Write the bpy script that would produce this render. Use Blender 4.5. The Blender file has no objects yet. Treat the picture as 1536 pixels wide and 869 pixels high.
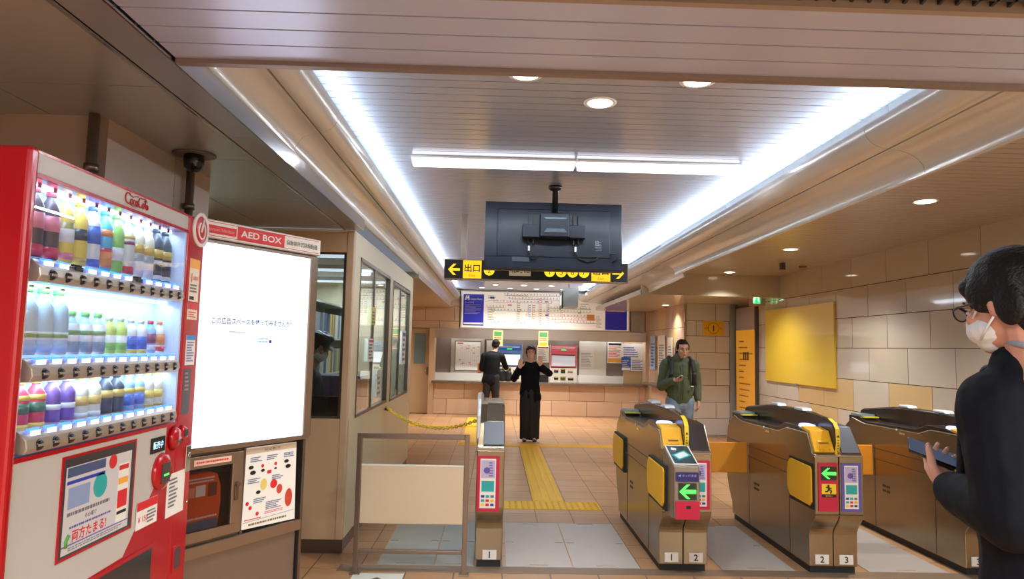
import bpy, bmesh, math, random
from mathutils import Vector, Matrix, Euler
random.seed(7)
SC = bpy.context.scene
COL = SC.collection
PI = math.pi

# ---------------------------------------------------------------- camera, world, exposure
cam_data = bpy.data.cameras.new('camera')
cam_data.sensor_width = 36.0
cam_data.lens = 24.0
cam_data.clip_start = 0.05
cam = bpy.data.objects.new('camera', cam_data)
COL.objects.link(cam)
yaw, pitch, roll = .02289, .08465, .02193
_f = Vector((math.sin(yaw), math.cos(yaw), 0)); _r = Vector((math.cos(yaw), -math.sin(yaw), 0)); _u = Vector((0, 0, 1))
_F = _f*math.cos(pitch) + _u*math.sin(pitch); _U0 = _u*math.cos(pitch) - _f*math.sin(pitch)
_R = _r*math.cos(roll) + _U0*math.sin(roll); _U = _U0*math.cos(roll) - _r*math.sin(roll)
M = Matrix((_R, _U, -_F)).transposed().to_4x4(); M.translation = Vector((0, 0, 1.55))
cam.matrix_world = M
SC.camera = cam
SC.view_settings.view_transform = 'Standard'
SC.view_settings.look = 'None'
SC.view_settings.gamma = 1.0
SC.view_settings.use_curve_mapping = False
SC.view_settings.exposure = 0.25
SC.cycles.max_bounces = 7
SC.cycles.diffuse_bounces = 4
SC.cycles.glossy_bounces = 4
SC.cycles.transparent_max_bounces = 12
SC.cycles.sample_clamp_indirect = 4.0
SC.cycles.caustics_reflective = False
SC.cycles.caustics_refractive = False

def lin(c):
    return tuple(((v/255.0)/12.92 if v/255.0 <= .04045 else ((v/255.0+.055)/1.055)**2.4) for v in c)

w = bpy.data.worlds.new('world'); SC.world = w; w.use_nodes = True
w.node_tree.nodes['Background'].inputs[0].default_value = (*lin((190, 195, 205)), 1)
w.node_tree.nodes['Background'].inputs[1].default_value = 0.30

def area(name, loc, direction, sx, sy, power, color=(1, 1, 1), spread=180):
    L = bpy.data.lights.new(name, 'AREA'); L.shape = 'RECTANGLE'; L.size = sx; L.size_y = sy
    L.energy = power; L.color = color; L.spread = math.radians(spread)
    o = bpy.data.objects.new(name, L); COL.objects.link(o)
    o.location = loc
    o.rotation_euler = Vector(direction).to_track_quat('-Z', 'X').to_euler()
    return o
WARM = (1.0, .97, .90); COOL = (.72, .87, 1.0); NEUT = (.86, .95, 1.0)
def strip(name, loc, direction, length, width, power, color, along='y'):
    L = bpy.data.lights.new(name, 'AREA'); L.shape = 'RECTANGLE'; L.size = length; L.size_y = width
    L.energy = power; L.color = color
    o = bpy.data.objects.new(name, L); COL.objects.link(o)
    z = -Vector(direction).normalized(); x = Vector((0, 1, 0)) if along == 'y' else Vector((1, 0, 0))
    y = z.cross(x).normalized(); x = y.cross(z)
    m = Matrix((x, y, z)).transposed().to_4x4(); m.translation = Vector(loc); o.matrix_world = m
    return o
CEIL_Z = 2.85
# fluorescent lamps hidden in the two light slots beside the central ceiling
strip('slot_lamp_right', (1.972, 8.9, 2.768), (-.88, 0, .47), 12.6, .03, 85, COOL)
strip('slot_lamp_left', (-.885, 8.9, 2.768), (.88, 0, .47), 12.6, .03, 38, COOL)
# the concourse behind the photographer: unseen lamps added as fill for the near ceiling
for i, (lx, ly) in enumerate([(-.6, -.9), (1.6, -.9), (3.6, -.9), (-.6, -3.2), (1.6, -3.2), (3.6, -3.2)]):
    area('concourse_fill_lamp', (lx, ly, 2.55), (0, 0, -1), 1.2, .3, 88, NEUT)

# ---------------------------------------------------------------- materials
MATS = {}
def mat(name, rgb, rough=.5, metal=0.0, var=0.0, vscale=4.0, emit=None, estr=0.0, bump=0.0, bscale=60, coat=0.0, spec=.5, stretch=None, rvar=0.0):
    if name in MATS: return MATS[name]
    m = bpy.data.materials.new(name); m.use_nodes = True
    nt = m.node_tree; b = nt.nodes['Principled BSDF']
    c = lin(rgb)
    b.inputs['Base Color'].default_value = (*c, 1)
    b.inputs['Roughness'].default_value = rough
    b.inputs['Metallic'].default_value = metal
    b.inputs['Specular IOR Level'].default_value = spec
    if coat: b.inputs['Coat Weight'].default_value = coat; b.inputs['Coat Roughness'].default_value = .08
    tc = None
    def coord():
        t = nt.nodes.new('ShaderNodeTexCoord')
        if stretch:
            mp = nt.nodes.new('ShaderNodeMapping'); mp.inputs['Scale'].default_value = stretch
            nt.links.new(t.outputs['Object'], mp.inputs['Vector']); return mp.outputs['Vector']
        return t.outputs['Object']
    if var or rvar:
        n = nt.nodes.new('ShaderNodeTexNoise'); n.inputs['Scale'].default_value = vscale; n.inputs['Detail'].default_value = 4
        nt.links.new(coord(), n.inputs['Vector'])
        if var:
            mx = nt.nodes.new('ShaderNodeMix'); mx.data_type = 'RGBA'
            mx.inputs[6].default_value = (*[max(0, v*(1-var)) for v in c], 1)
            mx.inputs[7].default_value = (*[min(1, v*(1+var)) for v in c], 1)
            nt.links.new(n.outputs['Fac'], mx.inputs[0]); nt.links.new(mx.outputs[2], b.inputs['Base Color'])
        if rvar:
            mr = nt.nodes.new('ShaderNodeMapRange'); mr.inputs['To Min'].default_value = max(0, rough-rvar); mr.inputs['To Max'].default_value = rough+rvar
            nt.links.new(n.outputs['Fac'], mr.inputs['Value']); nt.links.new(mr.outputs['Result'], b.inputs['Roughness'])
    if bump:
        n2 = nt.nodes.new('ShaderNodeTexNoise'); n2.inputs['Scale'].default_value = bscale
        nt.links.new(coord(), n2.inputs['Vector'])
        bp = nt.nodes.new('ShaderNodeBump'); bp.inputs['Strength'].default_value = bump; bp.inputs['Distance'].default_value = .01
        nt.links.new(n2.outputs['Fac'], bp.inputs['Height']); nt.links.new(bp.outputs['Normal'], b.inputs['Normal'])
    if emit is not None:
        b.inputs['Emission Color'].default_value = (*lin(emit), 1); b.inputs['Emission Strength'].default_value = estr
    MATS[name] = m
    return m
def glass_mat(name, tint=(240, 245, 245), refl=.08, rough=0.0):
    if name in MATS: return MATS[name]
    m = bpy.data.materials.new(name); m.use_nodes = True; nt = m.node_tree; nt.nodes.clear()
    o = nt.nodes.new('ShaderNodeOutputMaterial'); t = nt.nodes.new('ShaderNodeBsdfTransparent'); g = nt.nodes.new('ShaderNodeBsdfGlossy')
    t.inputs['Color'].default_value = (*lin(tint), 1); g.inputs['Roughness'].default_value = rough
    fr = nt.nodes.new('ShaderNodeLayerWeight'); pw = nt.nodes.new('ShaderNodeMath'); pw.operation = 'POWER'; pw.inputs[1].default_value = 5
    nt.links.new(fr.outputs['Facing'], pw.inputs[0])
    ad = nt.nodes.new('ShaderNodeMath'); ad.operation = 'ADD'; ad.inputs[1].default_value = refl*.6; ad.use_clamp = True
    mx = nt.nodes.new('ShaderNodeMixShader')
    nt.links.new(pw.outputs[0], ad.inputs[0]); nt.links.new(ad.outputs[0], mx.inputs[0])
    nt.links.new(t.outputs[0], mx.inputs[1]); nt.links.new(g.outputs[0], mx.inputs[2]); nt.links.new(mx.outputs[0], o.inputs[0])
    MATS[name] = m; return m

STEEL = mat('brushed_steel', (158, 146, 136), .30, .85, .08, 30, stretch=(1, .15, 3), rvar=.05)
STEELD = mat('dark_brushed_steel', (120, 108, 98), .33, .85, .08, 30, stretch=(3, 3, .2))
CHROME = mat('chrome', (205, 205, 205), .14, 1.0)
RUBBER = mat('black_rubber', (28, 28, 30), .6)
BLACK = mat('black_plastic', (22, 22, 25), .38)
BLACKG = mat('black_gloss', (14, 15, 18), .15)
SLAT = mat('white_ceiling_metal', (180, 188, 208), .24, .3, .03, 3)
SLATR = mat('warm_ceiling_metal', (192, 178, 170), .26, .25, .03, 3)
GAPM = mat('ceiling_gap_dark', (70, 62, 62), .8)
PANEL = mat('cream_painted_metal', (230, 216, 182), .38, 0, .03, 2)
TANP = mat('tan_painted_metal', (190, 158, 126), .42, 0, .05, 3)
YEL = mat('gate_yellow', (238, 178, 38), .38, 0, .03, 5)
SIGNYEL = mat('sign_yellow', (245, 212, 40), .45)
WHITE = mat('white_paint', (232, 230, 224), .4)
PAPER = mat('white_paper', (236, 234, 228), .6)
INK = mat('black_ink', (20, 20, 22), .6)
RED = mat('red_print', (214, 40, 46), .45)
GRAYI = mat('grey_ink', (110, 112, 118), .6)
BLUEI = mat('blue_ink', (40, 60, 170), .5)
GLASS = glass_mat('window_glass')

# ---------------------------------------------------------------- mesh builder
class MB:
    def __init__(s): s.v = []; s.f = []; s.m = []; s.s = []; s.mats = []
    def mi(s, m):
        if m is None: return 0
        if m not in s.mats: s.mats.append(m)
        return s.mats.index(m)
    def add(s, vs, fs, m=None, smooth=False, T=None):
        o = len(s.v); k = s.mi(m)
        for p in vs:
            p = Vector(p)
            s.v.append(tuple(T @ p) if T is not None else tuple(p))
        for f in fs: s.f.append(tuple(i+o for i in f)); s.m.append(k); s.s.append(smooth)
        return s
    def box(s, x0, x1, y0, y1, z0, z1, m=None, T=None):
        vs = [(x, y, z) for z in (z0, z1) for y in (y0, y1) for x in (x0, x1)]
        return s.add(vs, [(0, 2, 3, 1), (4, 5, 7, 6), (0, 1, 5, 4), (2, 6, 7, 3), (0, 4, 6, 2), (1, 3, 7, 5)], m, False, T)
    def quad(s, a, b, c, d, m=None, T=None): return s.add([a, b, c, d], [(0, 1, 2, 3)], m, False, T)
    def prism(s, pts, axis, a, b, m=None, T=None, smooth=False):
        # pts: 2D polygon (u,v) ; axis 'x': (y,z), 'y': (x,z), 'z': (x,y)
        n = len(pts); vs = []
        for t in (a, b):
            for (u, v) in pts:
                vs.append((t, u, v) if axis == 'x' else ((u, t, v) if axis == 'y' else (u, v, t)))
        s.add(vs, [tuple(range(n))[::-1], tuple(range(n, 2*n))], m, False, T)
        return s.add(vs, [(i, (i+1) % n, n+(i+1) % n, n+i) for i in range(n)], m, smooth, T)
    def lathe(s, prof, c=(0, 0, 0), n=20, m=None, T=None, axis='z', smooth=True, sx=1, sy=1):
        vs = []; fs = []
        for (r, h) in prof:
            for i in range(n):
                a = 2*PI*i/n; x = r*math.cos(a)*sx; y = r*math.sin(a)*sy
                p = (x, y, h) if axis == 'z' else ((h, x, y) if axis == 'x' else (x, h, y))
                vs.append((p[0]+c[0], p[1]+c[1], p[2]+c[2]))
        for k in range(len(prof)-1):
            for i in range(n):
                j = (i+1) % n; fs.append((k*n+i, k*n+j, (k+1)*n+j, (k+1)*n+i))
        s.add(vs, fs, m, smooth, T)
        for k in (0, len(prof)-1):
            if prof[k][0] > 1e-5: s.add(vs[k*n:(k+1)*n], [tuple(range(n))], m, False, T)
        return s
    def disc(s, c, r, m=None, n=24, axis='y', T=None, r2=None):
        pts = []
        for i in range(n):
            a = 2*PI*i/n; u = r*math.cos(a); v = (r2 or r)*math.sin(a)
            pts.append((c[0]+u, c[1], c[2]+v) if axis == 'y' else ((c[0]+u, c[1]+v, c[2]) if axis == 'z' else (c[0], c[1]+u, c[2]+v)))
        return s.add(pts, [tuple(range(n))], m, False, T)
    def tube(s, path, r, m=None, n=10, T=None, cap=True, smooth=True):
        P = [Vector(p) for p in path]; vs = []; fs = []
        R = r if isinstance(r, (list, tuple)) else [r]*len(P)
        up = None
        for i, p in enumerate(P):
            t = (P[min(i+1, len(P)-1)] - P[max(i-1, 0)]).normalized()
            if up is None: up = Vector((0, 0, 1)) if abs(t.z) < .9 else Vector((1, 0, 0))
            a = t.cross(up).normalized(); b = a.cross(t).normalized(); up = b
            for k in range(n):
                an = 2*PI*k/n; vs.append(p + a*R[i]*math.cos(an) + b*R[i]*math.sin(an))
        for i in range(len(P)-1):
            for k in range(n):
                j = (k+1) % n; fs.append((i*n+k, i*n+j, (i+1)*n+j, (i+1)*n+k))
        s.add(vs, fs, m, smooth, T)
        if cap: s.add(vs[:n], [tuple(range(n))], m, False, T); s.add(vs[-n:], [tuple(range(n))], m, False, T)
        return s
    def loft(s, rings, m=None, T=None, smooth=True, closed=True, caps=True):
        n = len(rings[0]); vs = [p for r in rings for p in r]; fs = []
        for k in range(len(rings)-1):
            for i in range(n if closed else n-1):
                j = (i+1) % n; fs.append((k*n+i, k*n+j, (k+1)*n+j, (k+1)*n+i))
        s.add(vs, fs, m, smooth, T)
        if caps and closed: s.add(rings[0], [tuple(range(n))], m, False, T); s.add(rings[-1], [tuple(range(n))], m, False, T)
        return s
    def build(s, name, material=None, parent=None, bevel=0, seg=2, loc=None):
        me = bpy.data.meshes.new(name); me.from_pydata(s.v, [], s.f); me.update()
        if s.mats and not (len(s.mats) == 1 and s.mats[0] is None):
            base = [m if m is not None else material for m in s.mats]
        else: base = [material]
        for m in base: me.materials.append(m)
        for i, p in enumerate(me.polygons): p.material_index = s.m[i] if s.m[i] < len(base) else 0; p.use_smooth = s.s[i]
        bm = bmesh.new(); bm.from_mesh(me); bmesh.ops.remove_doubles(bm, verts=bm.verts, dist=1e-6)
        bmesh.ops.recalc_face_normals(bm, faces=bm.faces); bm.to_mesh(me); bm.free()
        o = bpy.data.objects.new(name, me); COL.objects.link(o)
        if parent is not None: o.parent = parent
        if loc is not None: o.location = loc
        if bevel:
            md = o.modifiers.new('bevel', 'BEVEL'); md.width = bevel; md.segments = seg; md.limit_method = 'ANGLE'; md.angle_limit = math.radians(40)
        return o
def B(*a, m=None): return MB().box(*a, m=m)
def struct(o): o['kind'] = 'structure'; return o
def tag(o, label, cat, group=None):
    o['label'] = label; o['category'] = cat
    if group: o['group'] = group
    return o
def thing(name, label, cat, loc=(0, 0, 0), rz=0, group=None):
    o = bpy.data.objects.new(name, None); COL.objects.link(o); o.location = loc; o.rotation_euler = (0, 0, rz)
    o.empty_display_size = .1
    return tag(o, label, cat, group)
def copy_tree(o, parent=None):
    c = o.copy(); COL.objects.link(c)
    if parent is not None: c.parent = parent
    for ch in o.children: copy_tree(ch, c)
    return c
# ---- lettering: outlines of the fonts that ship with Blender, filled and added to a mesh
_tc = {}
def glyph_mesh(body, bold=False):
    key = (body, bold)
    if key in _tc: return _tc[key]
    cu = bpy.data.curves.new('t', 'FONT'); cu.body = body; cu.size = 1.0; cu.resolution_u = 3
    if bold: cu.offset = .02
    ob = bpy.data.objects.new('t', cu); COL.objects.link(ob)
    dg = bpy.context.evaluated_depsgraph_get(); me = bpy.data.meshes.new_from_object(ob.evaluated_get(dg))
    vs = [tuple(v.co) for v in me.vertices]; fs = [tuple(p.vertices) for p in me.polygons]
    bpy.data.objects.remove(ob); bpy.data.curves.remove(cu); bpy.data.meshes.remove(me)
    _tc[key] = (vs, fs); return _tc[key]
def text(mb, body, origin, ux, uz, h, m, width=None, align='c', bold=False, shear=0.0):
    """write body: origin is the middle (c) or left (l) of the line at half height, ux/uz unit vectors, h cap height"""
    vs, fs = glyph_mesh(body, bold)
    if not vs: return mb
    x0 = min(v[0] for v in vs); x1 = max(v[0] for v in vs); y0 = min(v[1] for v in vs); y1 = max(v[1] for v in vs)
    sc = h/max(y1-y0, .01); sx = sc if width is None else width/max(x1-x0, .01)
    ox = (x0+x1)/2 if align == 'c' else x0; oy = (y0+y1)/2
    O = Vector(origin); X = Vector(ux); Z = Vector(uz)
    return mb.add([O + X*((v[0]-ox)*sx + (v[1]-oy)*sc*shear) + Z*((v[1]-oy)*sc) for v in vs], fs, m)
def fake_lines(mb, x0, x1, z0, z1, rows, m, place, seed=1, fill=.5, var=.4):
    """rows of small print: short dashes, place(u,v)->point"""
    rd = random.Random(seed); dz = (z1-z0)/rows
    for r in range(rows):
        u = x0; zc = z0+dz*(r+.5); end = x1-(x1-x0)*rd.random()*var
        while u < end:
            wd = (x1-x0)*(.02+.05*rd.random()); e = min(u+wd, end)
            mb.quad(place(u, zc-dz*fill/2), place(e, zc-dz*fill/2), place(e, zc+dz*fill/2), place(u, zc+dz*fill/2), m)
            u = e+(x1-x0)*.012
    return mb
# ---------------------------------------------------------------- the setting
def floor_material():
    m = bpy.data.materials.new('floor_tiles'); m.use_nodes = True; nt = m.node_tree; b = nt.nodes['Principled BSDF']
    tc = nt.nodes.new('ShaderNodeTexCoord'); mp = nt.nodes.new('ShaderNodeMapping')
    mp.inputs['Location'].default_value = (.245, .05, 0)
    br = nt.nodes.new('ShaderNodeTexBrick'); br.offset = 0; br.squash = 1
    br.inputs['Scale'].default_value = 1; br.inputs['Brick Width'].default_value = .33; br.inputs['Row Height'].default_value = .33
    br.inputs['Mortar Size'].default_value = .0045; br.inputs['Mortar Smooth'].default_value = .2; br.inputs['Bias'].default_value = 0
    br.inputs['Color1'].default_value = (*lin((204, 158, 116)), 1); br.inputs['Color2'].default_value = (*lin((194, 146, 104)), 1)
    br.inputs['Mortar'].default_value = (*lin((92, 70, 56)), 1)
    n = nt.nodes.new('ShaderNodeTexNoise'); n.inputs['Scale'].default_value = 2.3; n.inputs['Detail'].default_value = 6
    mx = nt.nodes.new('ShaderNodeMix'); mx.data_type = 'RGBA'; mx.blend_type = 'MULTIPLY'; mx.inputs[0].default_value = .35
    nt.links.new(tc.outputs['Object'], mp.inputs['Vector']); nt.links.new(mp.outputs['Vector'], br.inputs['Vector']); nt.links.new(tc.outputs['Object'], n.inputs['Vector'])
    nt.links.new(br.outputs['Color'], mx.inputs[6]); nt.links.new(n.outputs['Color'], mx.inputs[7])
    hs = nt.nodes.new('ShaderNodeHueSaturation'); hs.inputs['Saturation'].default_value = 0.0
    nt.links.new(n.outputs['Color'], hs.inputs['Color']); hs.inputs['Value'].default_value = 1.6; nt.links.new(hs.outputs['Color'], mx.inputs[7])
    nt.links.new(mx.outputs[2], b.inputs['Base Color'])
    mr = nt.nodes.new('ShaderNodeMapRange'); mr.inputs['To Min'].default_value = .22; mr.inputs['To Max'].default_value = .42
    nt.links.new(n.outputs['Fac'], mr.inputs['Value']); nt.links.new(mr.outputs['Result'], b.inputs['Roughness'])
    bp = nt.nodes.new('ShaderNodeBump'); bp.inputs['Strength'].default_value = .35; bp.inputs['Distance'].default_value = .004; bp.invert = True
    nt.links.new(br.outputs['Fac'], bp.inputs['Height']); nt.links.new(bp.outputs['Normal'], b.inputs['Normal'])
    return m
struct(B(-4, 6.5, -6, 17, -.1, 0).build('floor', floor_material()))

# white and grey inspection plates let into the floor between the gates
PLW = mat('pale_stone_plate', (190, 180, 172), .35, 0, .08, 9)
PLG = mat('grey_stone_plate', (168, 168, 160), .28, 0, .10, 7)
SLOT = mat('plate_slot', (150, 128, 104), .5)
def plate(x0, x1, y0, y1, m, k):
    mb = MB().box(x0, x1, y0, y1, .0, .004, m=m)
    for (cx, cy, w, h) in (((x0+x1)/2, y0+.04, .14, .008), ((x0+x1)/2, y1-.04, .14, .008), (x0+.04, (y0+y1)/2, .06, .012), (x1-.04, (y0+y1)/2, .06, .012)):
        mb.box(cx-w/2, cx+w/2, cy-h/2, cy+h/2, .004, .005, m=SLOT)
    struct(mb.build('trim_%d' % k))
k = 1
for (x0, x1, m) in ((.115, .585, PLW), (.595, 1.07, PLW), (-.80, -.40, PLG), (-.39, -.12, PLG), (1.66, 2.18, PLW), (2.72, 3.30, PLW)):
    plate(x0, x1, 4.98, 6.2, m, k); k += 1
struct(MB().box(-1.05, 4.5, 4.84, 4.975, 0, .003, m=mat('floor_threshold', (150, 128, 108), .4, .3)).build('trim_%d' % k)); k += 1

# yellow tactile paving, ribbed or studded blocks
TACT = mat('tactile_yellow', (246, 190, 44), .42, 0, .06, 6)
def tactile(x0, x1, y0, y1, k, ribs=None, studs=False):
    mb = MB().box(x0, x1, y0, y1, 0, .004)
    if ribs:
        nx = max(1, int(round((x1-x0)/.3))) if ribs == 'y' else max(1, int(round((y1-y0)/.3)))
        if ribs == 'y':
            for i in range(nx):
                for j in range(4):
                    cx = x0+(i+.125+j*.25)*(x1-x0)/nx; mb.box(cx-.012, cx+.012, y0+.01, y1-.01, .004, .008)
        else:
            for i in range(nx):
                for j in range(4):
                    cy = y0+(i+.125+j*.25)*(y1-y0)/nx; mb.box(x0+.01, x1-.01, cy-.012, cy+.012, .004, .008)
    if studs:
        nx = int(round((x1-x0)/.06)); ny = int(round((y1-y0)/.06))
        for i in range(nx):
            for j in range(ny):
                mb.lathe([(.014, .004), (.010, .009)], (x0+(i+.5)*(x1-x0)/nx, y0+(j+.5)*(y1-y0)/ny, 0), 6)
    struct(mb.build('trim_%d' % k, TACT))
tactile(.42, .73, 7.05, 10.9, k, 'y'); k += 1
tactile(.09, 1.07, 6.72, 7.05, k, studs=True); k += 1
tactile(-.55, 3.4, 10.9, 11.2, k, 'x'); k += 1
tactile(-.52, -.22, 11.2, 13.3, k, 'y'); k += 1
tactile(-1.98, -.22, 13.3, 13.55, k, 'x'); k += 1
tactile(-.55, -.2, 13.55, 15.2, k, 'y'); k += 1

# ---- tile walls: every tile of a wall in one mesh
TP1 = mat('wall_tile_pink', (208, 198, 184), .06, 0, .04, 3)
TP2 = mat('wall_tile_beige', (204, 192, 176), .06, 0, .04, 3)
TP3 = mat('wall_tile_ochre', (214, 184, 134), .10, 0, .05, 3)
TG1 = mat('wall_tile_greige', (212, 210, 208), .3, 0, .03, 3)
TG2 = mat('wall_tile_greige_dark', (204, 200, 196), .3, 0, .03, 3)
TO1 = mat('wall_tile_peach', (204, 178, 150), .22, 0, .04, 3)
TO2 = mat('wall_tile_peach_dark', (196, 164, 134), .22, 0, .04, 3)
GROUT = mat('tile_grout', (96, 70, 58), .8)
def tile_wall(name, O, U, L, rows, tl, mats, joints=None, th=.02, ocherprob=.12, seed=3, kind=True, ochre_rows=None):
    """O origin at z=0, U horizontal unit vector, rows z edges, tl tile length; the visible side is U x Z reversed"""
    rd = random.Random(seed); U = Vector(U); N = U.cross(Vector((0, 0, 1)))   # N points out of the wall towards the viewer
    mb = MB(); g = .003
    def box(a, b, z0, z1, d0, d1, m):
        vs = []
        for z in (z0, z1):
            for d in (d0, d1):
                for s in (a, b): vs.append(Vector(O)+U*s+N*d+Vector((0, 0, z)))
        mb.add(vs, [(0, 2, 3, 1), (4, 5, 7, 6), (0, 1, 5, 4), (2, 6, 7, 3), (0, 4, 6, 2), (1, 3, 7, 5)], m)
    box(0, L, rows[0], rows[-1], -.10, -.004, GROUT)
    for r in range(len(rows)-1):
        g = .0045; off = joints[r % len(joints)] if joints else (tl/2 if r % 2 else 0)
        s = off - tl*math.ceil(off/tl) if off > 0 else off
        while s < L:
            a, b = max(0, s), min(L, s+tl)
            if b-a > .02:
                m = mats[2] if (len(mats) > 2 and rd.random() < ocherprob and (ochre_rows is None or r in ochre_rows)) else (mats[0] if rd.random() < .65 else mats[1])
                box(a+g, b-g, rows[r]+g, rows[r+1]-g, -.012, 0, m)
            s += tl
    return struct(mb.build(name))
# right wall: runs away from the camera on x = 4.5
tile_wall('wall_right', (4.5, 12.62, 0), (0, -1, 0), 17.6, [0, .10, .47, .85, 1.24, 1.635, 2.02, 2.40, 2.80], .775, (TP1, TP2, TP3), ochre_rows=(1, 2, 3, 4),
          joints=[.2, .2, .60, .225, .60, .225, .60, .225], ocherprob=.34, seed=11)
# wall facing the camera behind the man in the green jacket
tile_wall('wall_front_of_passage', (3.54, 12.66, 0), (1, 0, 0), .83, [0, .02, .32, .62, .93, 1.23, 1.53, 1.84, 2.12, 2.45], .62, (TG1, TG2), joints=[.57, .20], seed=4)
# glossy side wall of the ticket hall
TQ = mat('side_wall_tile_glossy', (204, 172, 150), .08, 0, .03, 3)
tile_wall('wall_ticket_hall', (3.54, 15.72, 0), (0, -1, 0), 3.04, [0, .4, .8, 1.2, 1.6, 2.0, 2.45], .62, (TQ, TQ, TP3), ocherprob=.15, seed=9)
struct(MB().lathe([(.02, 0), (.02, 2.45)], (3.535, 12.65, 0), 12).build('trim_%d' % k, CHROME)); k += 1
# ribbed grey steel column between passage and right wall
mb = MB()
for i in range(7): mb.box(4.37+i*.024, 4.37+i*.024+.019, 12.60, 12.9, 0, 2.46)
mb.box(4.365, 4.54, 12.63, 12.9, 0, 2.46)
struct(mb.build('trim_%d' % k, mat('ribbed_grey_steel', (164, 170, 168), .5, .3))); k += 1
# wall around the fare board and the door, far left
tile_wall('wall_back', (-2.6, 15.70, 0), (1, 0, 0), 1.77, [1.95, 2.12, 2.45, 2.86], .66, (TO1, TO2), seed=5)
struct(B(-3.4, -1.97, 15.7, 15.9, 0, 1.95).build('wall_back_left', TO1))
struct(B(-1.50, -1.38, 15.66, 16.2, 0, 1.95).build('trim_%d' % k, TANP)); k += 1
struct(B(-3.5, -3.4, 9.2, 16.2, 0, 2.9).build('wall_far_left', TO1))
struct(B(3.465, 3.64, 15.70, 16.3, 0, 2.9).build('wall_back_right', TO1)); struct(B(-3.5, 4.8, 16.3, 16.4, 0, 3.0).build('wall_back_outer', TO1)); struct(B(4.5, 4.8, 12.66, 16.3, 0, 3.0).build('wall_passage_outer', TO1))
# door, far left
d = MB().box(-1.96, -1.52, 15.84, 15.88, 0.01, 1.93, m=mat('door_tan_metal', (196, 170, 134), .4))
d = struct(d.build('door_1'))
B(-1.86, -1.60, 15.83, 15.845, 1.13, 1.83).build('window_pane', mat('door_window_blue', (116, 140, 150), .25), d)
MB().box(-1.565, -1.535, 15.81, 15.84, .88, 1.06).tube([(-1.55, 15.82, .99), (-1.55, 15.78, .99), (-1.63, 15.78, .99)], .009).build('door_handle', CHROME, d)
struct(MB().box(-2.0, -1.96, 15.8, 15.9, 0, 1.95).box(-2.0, -1.5, 15.8, 15.9, 1.93, 1.96).build('trim_%d' % k, TANP)); k += 1

# ---- ceilings
def slat_ceiling(name, x0, x1, y0, y1, z, pitch, m, gap=.006, along='x', th=.02):
    mb = MB().box(x0, x1, y0, y1, z+th, z+th+.08, m=GAPM)
    y = y0
    while y < y1-1e-4:
        e = min(y+pitch, y1); mb.box(x0, x1, y+gap/2, e-gap/2, z, z+th, m=m); y += pitch
    return struct(mb.build(name))
slat_ceiling('ceiling', -1.0, 2.12, 2.12, 15.68, CEIL_Z, .095, SLAT, gap=.009)
slat_ceiling('ceiling_right', 2.26, 4.5, 2.12, 10.7, 2.77, .095, SLATR, gap=.009)
slat_ceiling('ceiling_near', -1.02, 6, 1.665, 2.09, 2.43, .1055, mat('near_ceiling_metal', (192, 200, 232), .28, .35, .03, 3), gap=.007)
struct(B(-1.02, 6, 2.09, 2.12, 2.415, 2.95).build('ceiling_step', mat('lintel_brown_metal', (140, 124, 118), .35, .4)))
struct(B(-1.02, 6, 2.12, 2.14, 2.425, 2.45).build('trim_%d' % k, SLATR)); k += 1
struct(B(-1.02, 6, 1.64, 1.663, 2.425, 2.47).build('trim_%d' % k, mat('grille_edge_tan', (156, 140, 130), .4, .2))); k += 1
# black ventilation grille nearest to the camera
mb = MB().box(-1.02, 6, .4, 1.64, 2.53, 2.6, m=mat('duct_black', (16, 17, 20), .9))
GR = mat('grille_black', (36, 38, 44), .45)
for y in (.5, .9, 1.28, 1.6): mb.box(-1.02, 6, y, y+.012, 2.44, 2.50, m=GR)
x = -1.0
while x < 4.6:
    mb.add([(x, .4, 2.44), (x+.008, .4, 2.44), (x+.22, 1.64, 2.44), (x+.212, 1.64, 2.44), (x, .4, 2.49), (x+.008, .4, 2.49), (x+.22, 1.64, 2.49), (x+.212, 1.64, 2.49)],
           [(0, 1, 2, 3), (4, 7, 6, 5), (0, 4, 5, 1), (1, 5, 6, 2), (2, 6, 7, 3), (3, 7, 4, 0)], GR); x += .045
struct(mb.build('ceiling_grille'))
struct(B(-4, 6.5, -6, .4, 2.6, 2.7).build('ceiling_behind', mat('concourse_ceiling', (170, 172, 178), .6)))
struct(B(-4, 6.5, -6.1, -6, 0, 2.7).build('wall_behind', mat('concourse_wall', (176, 172, 168), .6)))
# bulkhead and the low glossy ceiling beyond it
LOWC = mat('low_ceiling_glossy', (194, 182, 164), .18, .1, .03, 2)
struct(B(2.30, 4.5, 10.7, 10.78, 2.43, 2.80).build('ceiling_bulkhead', LOWC))
struct(B(2.30, 4.7, 10.72, 15.70, 2.44, 2.52).build('ceiling_low', LOWC))
struct(B(-3.5, -1.03, 9.0, 15.70, 2.44, 2.52).build('ceiling_low_left', LOWC))
# left: grey metal panels over the vending machine
LP = mat('left_ceiling_grey', (172, 170, 172), .22, .35, .05, 2)
mb = MB().box(-4, -1.185, -2, 5.24, 2.455, 2.5, m=GAPM)
ys = [-2, -.4, .9, 2.352, 3.30, 4.2, 5.24]
for i in range(len(ys)-1):
    for (a, b) in ((-3.0, -1.79), (-1.785, -1.186)):
        mb.box(a, b, ys[i]+.003, ys[i+1]-.003, 2.432, 2.456, m=LP)
struct(mb.build('ceiling_left'))
BAND = mat('band_grey_metal', (160, 160, 170), .25, .45, .04, 2)
mb = MB()
for (a, b) in ((-2, .4), (.4, 2.9), (2.9, 5.22)): mb.box(-1.165, -1.035, a+.002, b-.002, 2.424, 2.50)
struct(mb.build('trim_%d' % k, BAND)); k += 1
struct(MB().box(-1.178, -1.168, -2, 5.22, 2.415, 2.5).box(-1.032, -1.026, -2, 5.22, 2.418, 2.50).build('trim_%d' % k, CHROME)); k += 1
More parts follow.
